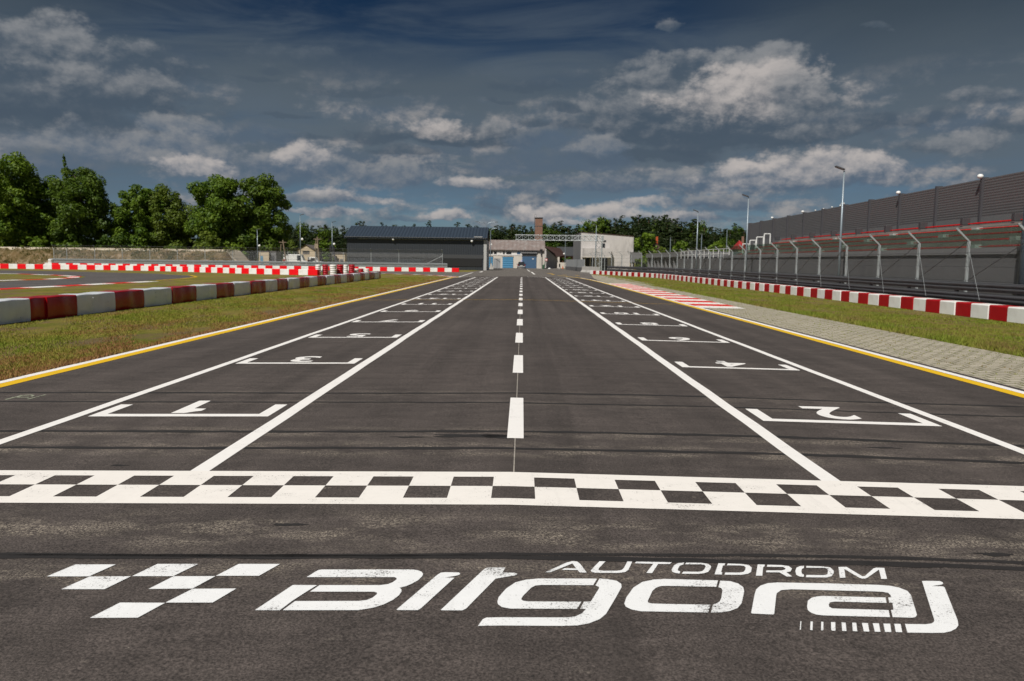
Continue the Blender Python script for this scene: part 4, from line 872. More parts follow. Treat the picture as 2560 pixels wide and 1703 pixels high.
# low pit building with columns beyond the stand
pb = empty('pit_building', (0, 0, 0), 0, 'low grey concrete building with dark column bays beyond the grandstand', 'building')
MB().box(18.6, 25, 72.3, 96, -.3, 2.1).build('wall', CONC_D, pb); MB().box(20.6, 26, 96.2, 128, -.3, 2.35).build('wall', DGREY, pb)
MB().box(19.7, 26.2, 96.1, 128.4, 2.36, 3.0).build('roof', CONC_P, pb)
c0 = None
for k in range(11):
    if c0 is None: c0 = MB().box(-.22, .22, -.28, .28, -.3, 2.355).build('column', CONC_P, pb); o = c0
    else: o = c0.copy(); COL.objects.link(o); o.parent = pb
    o.location = (20.1, 96.6+3.1*k, 0)
mb = MB()
for y in range(73, 96, 2): mb.tube((18.7, y, 2.1), (18.7, y, 2.95), .03, n=6)
for z in (2.5, 2.95): mb.tube((18.7, 73, z), (18.7, 95, z), .03, n=6)
mb.build('handrail', WHITEM, pb)

# ------------------------------------------------------------------ lamp posts
def lamp_post(x, y, h, label, mat=POLE, arm=(-.36, 0), r=.075, ball=None, group='street lamps along the right fence'):
    o = empty('lamp_post', (x, y, GZ), 0, label, 'lamp post', group)
    MB().tube((0, 0, -.2), (0, 0, h), r, r*.6, n=10).build('pole', mat, o, smooth=True)
    hd = MB(); ax, ay = arm; n = nrm((ax, ay)); px = (-n[1]*.12, n[0]*.12)
    hd.add([(px[0]+ax*k, px[1]+ay*k, h+.03+.12*k+dz) for k in (0, 1.3) for dz in (0, .07)]+[(-px[0]+ax*k, -px[1]+ay*k, h+.03+.12*k+dz) for k in (0, 1.3) for dz in (0, .07)], [(0, 1, 3, 2), (4, 6, 7, 5), (0, 2, 6, 4), (1, 5, 7, 3), (0, 4, 5, 1), (2, 3, 7, 6)])
    hd.build('lamp_head', LAMPH, o)
    if ball:
        MB().tube((0, 0, ball), (.28, -.05, ball), .03, n=5).build('bracket', LAMPH, o); MB().ball((.34, -.1, ball-.02), .2, 10).build('globe', BALL, o, smooth=True)
    return o
lamp_post(17.0, 43.3, 6.65, 'tall lamp post in front of the grandstand, its head against the clouds')
lamp_post(17.0, 61.3, 6.65, 'lamp post by the fence beside the end of the noise wall')
lamp_post(17.0, 78.7, 6.6, 'lamp post by the fence in front of the pine trees, smaller than its neighbour')
lamp_post(17.08, 27.5, 6.65, 'thick dark blue pole nearest the camera by the right fence', DARKPOLE, arm=(.36, 0), r=.22)
for i, (px, pt, Y, h) in enumerate(((1676.5, 595, 118, 0), (1754.5, 587, 104, 0), (1818, 573, 112, 0))):
    a = AT(px, pt, Y); o = empty('pole', (a[0], Y, GZ), 0, ('thin bare pole before the pines, %s from the left' % nth(i+1)), 'pole', 'thin poles before the right pines')
    MB().tube((0, 0, 0), (0, 0, a[2]-GZ), .06, .05, n=6).build('shaft', POLE, o); MB().box(-.09, .09, -.09, .09, a[2]-GZ, a[2]-GZ+.1).build('cap', LAMPH, o)
a = AT(1493, 668, 139); lamp_post(a[0]-.3, 139, 8.0, 'tall grey lamp post standing before the pale concrete building', arm=(-.6, 0), group='street lamps along the far apron')
for px, pt, pbk, Y, bl_, lb in ((750, 539, 652, 128, 4.7, 'tall lamp post with a white ball beside the gabled house'), (830, 557, 652, 128, 4.0, 'lamp post with a white ball and black box left of the dark hall'), (643, 575, 652, 128, 3.6, 'lamp post with a white ball in front of the trees on the left')):
    a = AT(px, pt, Y); o = lamp_post(a[0], Y, a[2]-GZ, lb, arm=(.45, 0), ball=bl_, group='lamp posts behind the far fence')
    if px == 830:
        mb = MB(); mb.box(-.42, -.07, -.2, .1, 2.75, 3.75); mb.box(.07, .4, -.2, .1, 2.6, 3.6); mb.build('black_box', BLACK, o); MB().tube((.2, -.1, 2.6), (1.0, -.1, 0), .17, n=6).build('strut', NOISE_P, o)
o = empty('street_lamp', (-7.15, 160, GZ), 0, 'tall street lamp with two curved arms beside the dark hall', 'street lamp')
mb = MB().tube((0, 0, 0), (0, 0, 8.7), .1, .06, n=8); mb.build('pole', POLE, o)
mb = MB()
for sgn in (-1, 1): mb.path([(0, 0, 8.6), (sgn*.3, 0, 9.0), (sgn*.8, 0, 9.22), (sgn*1.7, 0, 9.28)], .045, 6)
mb.build('arm', POLE, o)
for sgn in (-1, 1): MB().box(sgn*1.95-.32, sgn*1.95+.32, -.12, .12, 9.24, 9.34).build('lamp_head', LAMPH, o, bevel=.03)
o = empty('street_lamp', (-6.25, 158, GZ), 0, 'street lamp with a single arm to the right near the old workshop', 'street lamp')
MB().tube((0, 0, 0), (0, 0, 7.6), .09, .06, n=8).build('pole', POLE, o); MB().path([(0, 0, 7.5), (.3, 0, 7.85), (1.4, 0, 8.0)], .04, 6).build('arm', POLE, o); MB().box(1.3, 1.9, -.1, .1, 7.97, 8.06).build('lamp_head', LAMPH, o)
MB().box(.06, .3, -.15, .15, 4.7, 5.0).build('control_box', WHITEM, o)
a = AT(1414.5, 560, 172); o = empty('street_lamp', (a[0], 172, GZ), 0, 'plain lamp pole behind the gantry beam by the hedge', 'street lamp')
MB().tube((0, 0, 0), (0, 0, 6.2), .08, .05, n=6).build('pole', POLE, o); MB().ball((-.25, 0, 3.3), .2, 8).build('globe', BALL, o, smooth=True)

# ------------------------------------------------------------------ buildings ahead
dh = empty('dark_hall', (0, 0, 0), 0, 'long anthracite clad hall with a low pitched roof', 'building')
mb = MB(); mb.box(-30.0, -6.6, 137.3, 147.7, GZ-.2, 5.0); mb.build('wall', DARKW, dh)
MB().box(-6.595, -6.1, 137.25, 147.75, GZ-.2, 5.05).build('corner_strip', TRIM, dh)
MB().box(-30.0, -6.6, 137.2, 137.295, 1.9, 2.55).build('shutter_box', DGREY, dh); MB().box(-17, -6.9, 137.22, 137.293, .55, 1.88).build('bay_shade', BLACK, dh)  # black panel on the wall paints in the shade inside the bay
mb = MB(); mb.prism([(136.7, 5.08), (142.5, 7.30), (148.3, 5.08), (148.3, 5.38), (142.5, 7.42), (136.7, 5.42)], -30.35, -6.0, 'x'); mb.build('roof', DARKR, dh)
MB().add([(-30, 137.3, 5.0), (-30, 147.7, 5.0), (-30, 142.5, 7.1)], [(0, 1, 2)]).build('gable', DARKW, dh); MB().add([(-6.6, 137.3, 5.0), (-6.6, 147.7, 5.0), (-6.6, 142.5, 7.1)], [(0, 1, 2)]).build('gable', DARKW, dh)
MB().tube((-30.3, 136.62, 5.33), (-6.05, 136.62, 5.33), .07, n=6).build('gutter', DARKW, dh)
MB().box(-8.2, -6.8, 136.5, 136.65, 5.5, 5.62).build('gutter', TRIM, dh)
for x, z in ((-8.6, 4.85), (-22.0, 5.0)): MB().ball((x, 136.9, z), .22, 8).build('wall_lamp', BALL, dh, smooth=True)

ws = empty('workshop', (0, 0, 0), 0, 'old plastered workshop with rusty roof and blue doors', 'building')
MB().box(-9.6, 5.0, 181.0, 191, GZ-.2, 4.05).build('wall', PLASTER, ws)
MB().add([(-10, 180.5, 4.12), (5.15, 180.5, 4.08), (5.15, 186, 6.36), (-10, 186, 6.38), (-10, 191.5, 4.1), (5.15, 191.5, 4.1), (-10, 180.5, 3.98), (5.15, 180.5, 3.94), (5.15, 191.5, 3.96), (-10, 191.5, 3.96)], [(0, 1, 2, 3), (3, 2, 5, 4), (0, 6, 7, 1), (4, 5, 8, 9)]).build('roof', RUST, ws)
MB().add([(5.0, 181, 4.05), (5.0, 191, 4.05), (5.0, 186, 6.3)], [(0, 1, 2)]).build('gable', PLASTER, ws)
MB().box(-9.6, .0, 180.93, 180.995, 2.82, 3.78).build('window_board', WFRAME, ws)
for x0, x1, m_ in ((-9.4, -8.3, WINDOW), (-7.85, -6.65, WINDOW), (-6.4, -5.75, WINDOW), (-4.35, -3.95, WINDOW), (-3.6, -2.45, WINDOW), (-1.2, -.4, BLUE2)):
    MB().box(x0, x1, 180.90, 180.925, 3.08, 3.66).build('window', m_, ws)
MB().box(-5.0, -4.9, 180.9, 180.925, 3.25, 3.45).build('window', WINDOW, ws)
def door(x0, x1, z1, mt, hd=.28):
    o = MB().box(x0, x1, 180.90, 180.99, GZ, z1).build('door', mt, ws); MB().box(x0-.08, x1+.08, 180.885, 180.99, z1+.003, z1+hd*.5).build('lintel', DGREY, o); return o
door(-7.85, -6.6, 2.43, BLUE1); door(-4.43, -2.05, 2.43, BLUE1); o = door(-.02, 3.2, 2.62, BLUE2); MB().box(2.25, 2.6, 180.87, 180.895, 2.0, 2.2).build('notice', WFRAME, o)
MB().box(-.02, 3.2, 180.90, 180.98, 2.86, 3.26).build('transom', BLACK, ws); MB().box(-.25, 3.35, 180.75, 180.99, 3.29, 4.0).build('door_canopy', CONC_P, ws)
MB().tube((4.45, 180.9, GZ), (4.45, 180.9, 4.0), .07, n=6).build('drainpipe', DGREY, ws)
mb = MB(); mb.box(3.95, 4.55, 180.5, 180.9, 3.9, 4.3); mb.box(4.1, 4.3, 180.6, 180.85, 3.0, 3.9); mb.build('pipe_bracket', NOISE_P, ws)
ch = empty('chimney', (3.86, 193.5, GZ), 0, 'square red brick chimney stack with dark cap and ladder', 'chimney')
MB().box(-.88, .88, -.88, .88, 0, 11.75).build('shaft', BRICK, ch); MB().box(-.93, .93, -.93, .93, 11.752, 12.05).build('cap', BLACK, ch)
for z in (9.9, 7.4): MB().box(-.9, .9, -.9, .9, z, z+.12).build('band', NOISE_P, ch)
mb = MB()
for x in (-1.05, -1.0): mb.tube((x, -.6, 4), (x, -.6, 12.3), .025, n=5); mb.tube((x, -.2, 4), (x, -.2, 12.3), .025, n=5)
for k in range(28): mb.tube((-1.02, -.6, 4+.3*k), (-1.02, -.2, 4+.3*k), .02, n=4)
mb.path([(-1.02, -.6, 12.3), (-.95, -.6, 12.75), (-.7, -.6, 12.85), (-.55, -.6, 12.6), (-.55, -.6, 12.05)], .03, 5); mb.build('ladder', NOISE_P, ch)

hb = empty('small_house', (0, 0, 0), 0, 'small house with steep dark brown tiled roof right of the workshop', 'house')
MB().add([(5.4, 200, GZ), (8.25, 200, GZ), (8.25, 200, 2.9), (5.6, 200, 4.85), (5.4, 200, 4.85), (5.4, 209, GZ), (8.25, 209, GZ), (8.25, 209, 2.9), (5.6, 209, 4.85), (5.4, 209, 4.85)], [(0, 1, 2, 3, 4), (1, 6, 7, 2), (2, 7, 8, 3), (3, 8, 9, 4), (0, 5, 6, 1), (5, 9, 8, 7, 6)]).build('wall', PLAST2, hb)
MB().add([(5.55, 199.7, 5.35), (8.4, 199.7, 2.75), (11.0, 205, 3.1), (9.6, 205, 4.95), (5.55, 199.7, 5.2), (8.4, 199.7, 2.6), (11.0, 205, 2.95)], [(0, 1, 2, 3), (0, 4, 5, 1), (1, 5, 6, 2)]).build('roof', TILE, hb)
MB().box(8.3, 9.3, 200.5, 205, GZ, 2.7).build('porch', PLASTER, hb)
h2 = empty('long_house', (0, 0, 0), 0, 'long low house with dark roof behind the green hedge', 'house')
MB().box(9.5, 16, 212, 220, GZ, 3.2).build('wall', plain('brick red render', (.18, .07, .05), .9), h2); MB().prism([(211.4, 3.2), (216, 5.5), (220.6, 3.2), (220.6, 3.0), (211.4, 3.0)], 9.2, 16.4, 'x').build('roof', DGREY, h2)

wb = empty('concrete_building', (0, 0, 0), 0, 'pale stained concrete building with sloping top and a balcony', 'building')
MB().add([(10.9, 150, GZ), (20.05, 150, GZ), (20.05, 150, 3.48), (20.66, 150, 3.48), (20.66, 150, 6.36), (10.9, 150, 7.03), (10.9, 172, GZ), (20.05, 172, GZ), (20.05, 172, 3.48), (20.66, 172, 3.48), (20.66, 172, 6.36), (10.9, 172, 7.03)], [(0, 1, 2, 3, 4, 5), (6, 11, 10, 9, 8, 7), (0, 5, 11, 6), (5, 4, 10, 11), (4, 3, 9, 10), (3, 2, 8, 9), (2, 1, 7, 8)]).build('wall', PLAST2, wb)
MB().add([(10.85, 149.9, 7.035), (20.72, 149.9, 6.365), (20.72, 172.1, 6.365), (10.85, 172.1, 7.035), (10.85, 149.9, 7.12), (20.72, 149.9, 6.45), (20.72, 172.1, 6.45), (10.85, 172.1, 7.12)], [(0, 1, 5, 4), (1, 2, 6, 5), (2, 3, 7, 6), (3, 0, 4, 7), (4, 5, 6, 7)]).build('roof_edge', TILE, wb)
MB().box(10.84, 10.895, 150.02, 171.9, GZ, 6.9).build('side_shade_sheet', CONC_P, wb)  # darker sheet paints shade onto the side turned from the sun
o = MB().box(11.2, 16.4, 148.6, 149.995, 2.55, 4.1).build('balcony', PLAST2, wb); MB().box(11.15, 16.45, 148.55, 150, 2.40, 2.548).build('balcony_slab', PLASTER, o)
MB().box(14.9, 15.35, 149.95, 149.995, 4.25, 5.05).build('window', WINDOW, wb); MB().box(15.0, 15.5, 149.93, 149.995, 5.3, 5.6).build('window', WINDOW, wb)
for x0, x1 in ((11.35, 11.6), (11.8, 12.6), (12.75, 13.4), (14.6, 15.9)): MB().box(x0, x1, 149.94, 149.995, .55 if x1 < 14 else GZ, 2.35).build('window', WINDOW, wb)
mb = MB()
for x in (11.65, 12.68, 13.5): mb.box(x-.06, x+.06, 149.9, 149.995, GZ, 2.38)
mb.build('window_post', WFRAME, wb)
MB().box(20.1, 22.1, 148.8, 156, 1.6, 3.42).build('annex', CONC_P, wb); MB().box(20.2, 20.5, 149, 149.3, GZ, 1.595).build('annex_pillar', CONC, wb)

gt = empty('gantry', (0, 0, 0), 0, 'light grey lattice gantry beam reaching over the road from a mast', 'gantry')
mb = MB(); x0, x1, z0, z1 = -1.2, 14.1, 5.22, 6.08
for y in (139.6, 140.4):
    for z in (z0, z1): mb.tube((x0-.1 if z == z1 else x0, y, z), (x1, y, z), .06, n=6)
    n = 14
    for k in range(n+1):
        x = x0+.1+(x1-x0-.2)*k/n; mb.tube((x, y, z0), (x, y, z1), .045, n=5)
        if k < n:
            xb = x0+.1+(x1-x0-.2)*(k+1)/n; mb.tube((x, y, z0), (xb, y, z1), .025, n=4); mb.tube((x, y, z1), (xb, y, z0), .025, n=4)
for k in range(15):
    x = x0+.1+(x1-x0-.2)*k/14
    for z in (z0, z1): mb.tube((x, 139.6, z), (x, 140.4, z), .03, n=4)
mb.build('beam', GALV, gt)
mb = MB(); cs = [(12.75, 139.6), (13.8, 139.6), (13.8, 140.4), (12.75, 140.4)]
for x, y in cs: mb.tube((x, y, GZ), (x, y, 6.1), .07, n=6)
for i in range(4):
    a, b = cs[i], cs[(i+1) % 4]
    for k in range(6): mb.tube((*(a if k % 2 else b), k*.9), (*(b if k % 2 else a), k*.9+.9), .03, n=4)
mb.build('mast', GALV, gt)
o = MB().box(14.1, 14.5, 139.7, 140.2, 5.0, 5.35).build('signal_box', LAMPH, gt)

# fence panels, concrete blocks, small things on the apron
fp = empty('sheet_fence', (0, 0, 0), 0, 'grey ribbed sheet fence on a dark plinth beside the road', 'fence')
GREYS = corrugated('grey fence sheet', (.30, .315, .325), 1, .4, .02, .5, .08)
a, b = (8.95, 165), (10.2, 132)
def leaning(a, b, z0, z1, t): return MB().add([(a[0], a[1], z0), (b[0], b[1], z0), (b[0], b[1], z1), (a[0], a[1], z1), (a[0]+t, a[1], z0), (b[0]+t, b[1], z0), (b[0]+t, b[1], z1), (a[0]+t, a[1], z1)], [(0, 1, 2, 3), (4, 7, 6, 5), (3, 2, 6, 7), (0, 4, 5, 1), (0, 3, 7, 4), (1, 5, 6, 2)])
leaning(a, b, .62, 2.0, .08).build('sheet', GREYS, fp); leaning((8.9, 165), (10.15, 132), GZ-.1, .618, .2).build('plinth', CONC_D, fp)
for i, (x, y) in enumerate(((9.9, 126), (10.55, 123), (11.1, 119.6))):
    o = MB().prism([(-.4, 0), (.4, 0), (.4, .12), (.18, .4), (.14, .95), (-.14, .95), (-.18, .4), (-.4, .12)], -1.4, 1.4).build('concrete_barrier', CONC, bevel=.02); o.location = (x, y, GZ-.01); o.rotation_euler = (0, 0, R(11))
    tag(o, 'pale concrete road barrier by the end of the right blocks, %s' % ['farthest of three', 'middle of three', 'nearest of three'][i], 'concrete barrier', 'concrete barriers by the far apron')
gp = empty('mesh_gate', (0, 0, 0), 0, 'open grey gate panel in front of the blue workshop doors', 'gate'); GR2 = corrugated('grey gate sheet', (.36, .37, .38), 1, .3, .02, .5, .08)
leaning((-5.9, 165.2), (-4.55, 165.7), .05, 2.05, .06).build('panel', GR2, gp); leaning((-5.9, 165.2), (-4.55, 165.7), GZ, .046, .1).build('frame', DGREY, gp)
o = MB().add([(-.35, -.3, 0), (.5, -.3, 0), (.5, .3, 0), (-.35, .3, 0), (-.05, -.1, 1.15), (.12, -.1, 1.15), (.12, .1, 1.15), (-.05, .1, 1.15)], [(0, 3, 2, 1), (4, 5, 6, 7), (0, 1, 5, 4), (1, 2, 6, 5), (2, 3, 7, 6), (3, 0, 4, 7)]).build('concrete_foot', CONC); o.location = (-6.0, 155, GZ); o.name = 'concrete_block'; tag(o, 'tapering concrete block beside the dark hall corner', 'concrete block')
a = AT(1365.5, 648, 176); o = empty('road_sign', (a[0]-.1, 176, GZ), R(8), 'leaning red and white sign on a dark green post by the workshop corner', 'sign')
MB().tube((-.35, 0, 0), (0, 0, 2.3), .09, n=6).build('post', GREENP, o); MB().tube((.1, -.1, 2.0), (.1, -.06, 2.0), .32, n=14).build('sign_plate', plain('sign red', (.5, .06, .05), .5), o); MB().tube((.1, -.115, 2.0), (.1, -.105, 2.0), .2, n=14).build('sign_face', WHITEM, o); MB().box(-.2, .45, -.15, .1, 2.36, 2.46).build('hood', LAMPH, o)
o = empty('litter_bin', (a[0]-.55, 175.5, GZ), 0, 'small green bin at the workshop corner', 'bin'); MB().lathe([(.2, 0), (.24, .1), (.25, .75), (.22, .8)], n=10).build('body', GREENP, o); MB().lathe([(.26, .8), (.2, .9), (.05, .95)], n=10).build('lid', GREENP, o)
a = AT(1395.5, 668, 185); o = empty('bollard', (a[0], 178, GZ), 0, 'black bollard with a pale foot on the far grass edge', 'bollard'); MB().lathe([(.16, .45), (.17, 1.1), (.1, 1.2)], n=10).build('body', BLACK, o); MB().lathe([(.2, 0), (.2, .44)], n=10).build('foot', CONC, o)
o = empty('traffic_cone', (9.0, 178, GZ), 0, 'orange traffic cone near the grey sheet fence', 'traffic cone'); MB().lathe([(.19, .04), (.04, .7), (.02, .72)], n=12).build('cone', ORANGE, o); MB().box(-.24, .24, -.24, .24, 0, .04).build('base', RUBBER, o)
o = MB().lathe([(.3, 0), (.34, .1), (.25, .22), (.08, .27)], n=9).build('white_stone', WHITEM, smooth=True); o.location = (5.9, 174, GZ); tag(o, 'small white kerb stone at the edge of the far grass', 'stone')
lw = MB().box(8.7, 12.5, 199.2, 199.45, GZ, 1.35).build('garden_wall', PLASTER); tag(lw, 'low beige garden wall in front of the hedge', 'wall')

# the car driving away
def car(x, y):
    r = empty('parked_car', (x, y, GZ), 0, 'small dark hatchback seen from behind in front of the workshop', 'car')
    mb = MB(); sec = [(-2.0, .45, .85, .80), (-1.95, .30, .95, .86), (-1.2, .25, .98, .87), (0, .22, .98, .87), (1.2, .25, .92, .86), (1.95, .3, .75, .80), (2.05, .4, .65, .72)]
    vs = []; fs = []
    for yy, z0, z1, hw in sec: vs += [(-hw*.94, yy, z0), (hw*.94, yy, z0), (hw, yy, (z0+z1)/2), (hw*.93, yy, z1), (-hw*.93, yy, z1), (-hw, yy, (z0+z1)/2)]
    for k in range(len(sec)-1): fs += [(k*6+i, k*6+(i+1) % 6, (k+1)*6+(i+1) % 6, (k+1)*6+i) for i in range(6)]
    fs += [tuple(range(6))[::-1], tuple(range(6*(len(sec)-1), 6*len(sec)))]; mb.add(vs, fs); mb.build('body', CARP, r, bevel=.03)
    cab = [(-1.85, .92, .80, .78), (-1.45, 1.42, .60, .6), (.2, 1.47, .60, .6), (1.15, .93, .78, .76)]
    vs = []; fs = []
    for yy, z, hw, _ in cab: vs += [(-hw, yy, z), (hw, yy, z)]
    base = [(-.8, -1.85, .9), (.8, -1.85, .9), (.8, 1.15, .9), (-.8, 1.15, .9)]
    MB().add(vs+base, [(0, 1, 3, 2), (2, 3, 5, 4), (4, 5, 7, 6), (0, 2, 4, 6), (1, 7, 5, 3)]).build('cabin', WINDOW, r, bevel=.03); MB().box(-.57, .57, -1.4, .2, 1.44, 1.5).build('roof', CARP, r, bevel=.02)
    for sx in (-1, 1):
        MB().box(sx*.72-.08, sx*.72+.08, -2.03, -1.9, .66, .94).build('tail_light', TAIL, r, bevel=.02)
        MB().box(sx*.93-.1, sx*.93+.1, .75, .9, .92, 1.06).build('mirror', CARP, r, bevel=.02)
        for yy in (-1.25, 1.3):
            w = MB().tube((sx*.68, yy, .31), (sx*.87, yy, .31), .31, n=16).build('wheel', RUBBER, r); MB().tube((sx*.865, yy, .31), (sx*.885, yy, .31), .19, n=12).build('rim', SILV, w)
    MB().box(-.8, .8, -2.06, -1.98, .36, .60).build('bumper', SILV, r, bevel=.03); MB().box(-.26, .26, -2.075, -2.063, .62, .73).build('number_plate', PLATE, r)
    MB().prism([(-.2, 1.52), (.2, 1.52), (.1, 1.92), (-.1, 1.92)], -.4, -.3).build('roof_sign', plain('pale lilac plastic', (.5, .5, .72), .5), r)
car(-.15, 171.5)

# left far buildings and vehicles seen through the fence
gh = empty('gabled_house', (0, 0, 0), 0, 'small sand coloured gabled house behind the left fence', 'house')
MB().add([(-53.35, 190, GZ), (-49.1, 190, GZ), (-49.1, 190, 3.4), (-51.25, 190, 4.75), (-53.35, 190, 3.6), (-53.35, 199, GZ), (-49.1, 199, GZ), (-49.1, 199, 3.4), (-51.25, 199, 4.75), (-53.35, 199, 3.6)], [(0, 1, 2, 3, 4), (5, 9, 8, 7, 6), (0, 4, 9, 5), (1, 6, 7, 2)]).build('wall', SANDY, gh)
MB().add([(-53.6, 189.7, 3.5), (-51.25, 189.7, 4.85), (-48.85, 189.7, 3.3), (-53.6, 199.3, 3.5), (-51.25, 199.3, 4.85), (-48.85, 199.3, 3.3)], [(0, 1, 4, 3), (1, 2, 5, 4)]).build('roof', ROOFG, gh)
MB().box(-52.0, -50.4, 189.93, 189.99, 3.0, 3.35).build('window', WINDOW, gh); MB().box(-52, -50.4, 189.95, 189.99, 2.55, 2.9).build('sign_board', ROOFG, gh); MB().box(-49.9, -49.3, 193, 193.8, 4.0, 5.1).build('chimney', SANDY, gh)
def van(x, y, L, h, label, col, rz=0):
    r = empty('parked_van', (x, y, GZ), rz, label, 'van')
    MB().prism([(-L/2, .35), (L/2-.1, .35), (L/2, .9), (L/2-.8, 1.15), (L/2-1.3, h), (-L/2, h)], -.9, .9, 'y').build('body', col, r, bevel=.05)
    MB().box(L/2-2.2, L/2-1.35, -.915, -.902, 1.15, h-.2).build('window', WINDOW, r); MB().box(-L/2-.02, -L/2+.35, -.92, -.903, .5, 1.4).build('tail_panel', TAIL, r)
    for xx in (-L/2+.8, L/2-.9):
        w = MB().tube((xx, -.95, .34), (xx, -.75, .34), .34, n=12).build('wheel', RUBBER, r); MB().tube((xx, -.97, .34), (xx, -.955, .34), .2, n=10).build('rim', SILV, w)
    return r
VW = plain('white van paint', (.78, .78, .76), .35, .04)
van(-49.6, 176, 5.2, 2.5, 'white van with a dark red tail parked before the gabled house', VW); van(-44.9, 174, 2.9, 1.95, 'short white van parked right of the long one by the gabled house', VW)
for x0, x1, Y, mt, lb, st_ in ((-47.0, -45.2, 143, SANDY, 'beige shed wall with a blue stain behind the left fence', 1), (-45.15, -43.6, 143.5, CONC_P, 'grey container standing next to the beige shed', 0)):
    a, b = AT(647, 628, 143), AT(672, 628, 143)
    xa, xb = (a[0], b[0]) if st_ else (b[0]+.05, AT(690, 628, 143.5)[0])
    o = empty('storage_shed', (0, 0, 0), 0, lb, 'shed'); MB().box(xa, xb, Y, Y+3, GZ, 2.7).build('wall', mt, o); MB().box(xa-.08, xb+.02, Y-.1, Y+3.1, 2.703, 2.8).build('roof', ROOFG, o); MB().box(xa+.2, xa+.75, Y-.03, Y-.002, GZ, 1.9).build('door', DGREY if not st_ else plain('faded blue', (.1, .25, .38), .7), o)
for pts, lb in (([(707, 600), (717, 653), (703, 610), (697, 653)], 'wooden double utility pole leaning behind the left fence'), ([(793, 592), (799, 653), (790, 598), (787, 653)], 'wooden double utility pole beside the gabled house')):
    Y = 150; q = [AT(x, y, Y) for x, y in pts]; o = empty('utility_pole', (0, 0, 0), 0, lb, 'utility pole', 'wooden utility poles on the left')
    MB().tube((q[1][0], Y, GZ), q[0], .16, .11, n=8).build('shaft', WOOD, o); MB().tube((q[3][0], Y+.5, GZ), q[2], .13, .1, n=8).build('prop', WOOD, o); MB().box(q[0][0]-.7, q[0][0]+.7, Y-.06, Y+.06, q[0][2]-.5, q[0][2]-.38).build('crossarm', WOOD, o)
for i, (px0, px1, pt, Y) in enumerate(((808, 862, 634, 200),)):
    a, b = AT(px0, pt, Y), AT(px1, pt, Y); o = empty('long_shed', (0, 0, 0), 0, 'low beige shed between the lamp post and the dark hall', 'shed'); MB().box(a[0], b[0], Y, Y+6, GZ, a[2]).build('wall', SANDY, o); MB().box(a[0]-.2, b[0]+.2, Y-.2, Y+6.2, a[2]+.002, a[2]+.3).build('roof', ROOFG, o)
    mb = MB(); x = a[0]+.3
    while x < b[0]-.5: mb.box(x, x+.7, Y-.03, Y-.003, .3, 1.5); x += 1.3
    mb.build('door', CONC_P, o)
# small roofs among the right pines
for px0, px1, pt, pb_, Y, mt, lb in ((1846, 1868, 600, 622, 190, plain('bright red roof', (.32, .02, .02), .6), 'house with a bright red roof below the right pines'), (1628, 1652, 600, 622, 205, TILE, 'dark roofed house with an orange chimney among the right pines')):
    a, b = AT(px0, pb_, Y), AT(px1, pt, Y); o = empty('house', (0, 0, 0), 0, lb, 'house')
    MB().box(a[0], b[0], Y, Y+6, GZ, a[2]).build('wall', SANDY, o); xm = (a[0]+b[0])/2
    MB().add([(a[0]-.3, Y-.3, a[2]-.1), (b[0]+.3, Y-.3, a[2]-.1), (xm, Y+3, b[2]), (a[0]-.3, Y+6.3, a[2]-.1), (b[0]+.3, Y+6.3, a[2]-.1)], [(0, 1, 2), (1, 4, 2), (4, 3, 2), (3, 0, 2)]).build('roof', mt, o); MB().box(xm+.3, xm+.8, Y+2, Y+2.5, a[2], b[2]+.9).build('chimney', ORANGE if Y == 205 else BRICK, o)

# ------------------------------------------------------------------ embankment
EARTH = turf('embankment earth', (.085, .072, .028), (.16, .11, .052), (.31, .235, .155), .50); PATHM = plain('sandy path', (.50, .43, .33), .95, .12, 1.5)
def bank():
    nx, prof = 170, [(126.5, GZ-.05), (127.5, .45), (128.5, 1.2), (129.6, 2.0), (130.6, 2.55), (131.2, 2.82), (133.5, 2.86), (137, 2.88), (139, 2.0), (142, .6), (144, GZ-.05)]
    vs = []; fs = []; w = len(prof); noise = RNG.normal(0, 1, (nx+1, w))
    for k in range(nx+1):
        x = -150+(150-45.6)*k/nx; f = min(1, max(0, (-45.7-x)/2.6))
        for j, (y, z) in enumerate(prof):
            a = .12 if 0 < j < 5 else .03 if j < w-1 else 0
            vs.append((x, y+noise[k, j]*a, GZ-.05+(z-GZ+.05)*f+noise[k, (j*3) % w]*a*.7*f))
    for k in range(nx):
        for j in range(w-1): fs.append((k*w+j, (k+1)*w+j, (k+1)*w+j+1, k*w+j+1))
    mb = MB(); mb.add(vs, fs); mb.mi = [1 if 4 <= (i % (w-1)) <= 6 else 0 for i in range(len(fs))]
    o = mb.build('embankment', [EARTH, PATHM]); tag(o, 'weedy earth bank with a sandy top behind the far fence', None, None, 'structure')
bank()
def weeds():
    n = 9000; x = RNG.uniform(-110, -46.5, n); t = RNG.random(n)**.8; y = 126.7+4.3*t; z = np.interp(y, [126.5, 127.5, 128.5, 129.6, 130.6, 131.2], [GZ, .45, 1.2, 2.0, 2.55, 2.82])
    keep = np.sin(x*1.1+2*np.sin(y*2.1))+np.sin(x*.37+y)+RNG.normal(0, .8, n) > .1; x, y, z = x[keep], y[keep], z[keep]; n = len(x)
    h = RNG.uniform(.12, .42, n); w = RNG.uniform(.04, .10, n); V = np.zeros((n, 3, 3)); a = RNG.uniform(-1, 1, n)
    V[:, 0] = np.stack([x-w, y, z-.05], 1); V[:, 1] = np.stack([x+w, y, z-.05], 1); V[:, 2] = np.stack([x+a*h*.5, y-.1, z+h], 1)
    tag(mesh_obj('bank_weeds', V.reshape(-1, 3), np.arange(3*n).reshape(-1, 3), blades('bank weeds', [(.06, .085, .015), (.11, .11, .03), (.17, .12, .05)])), 'scattered green and brown weeds on the earth bank', 'weeds', None, 'stuff')
weeds()

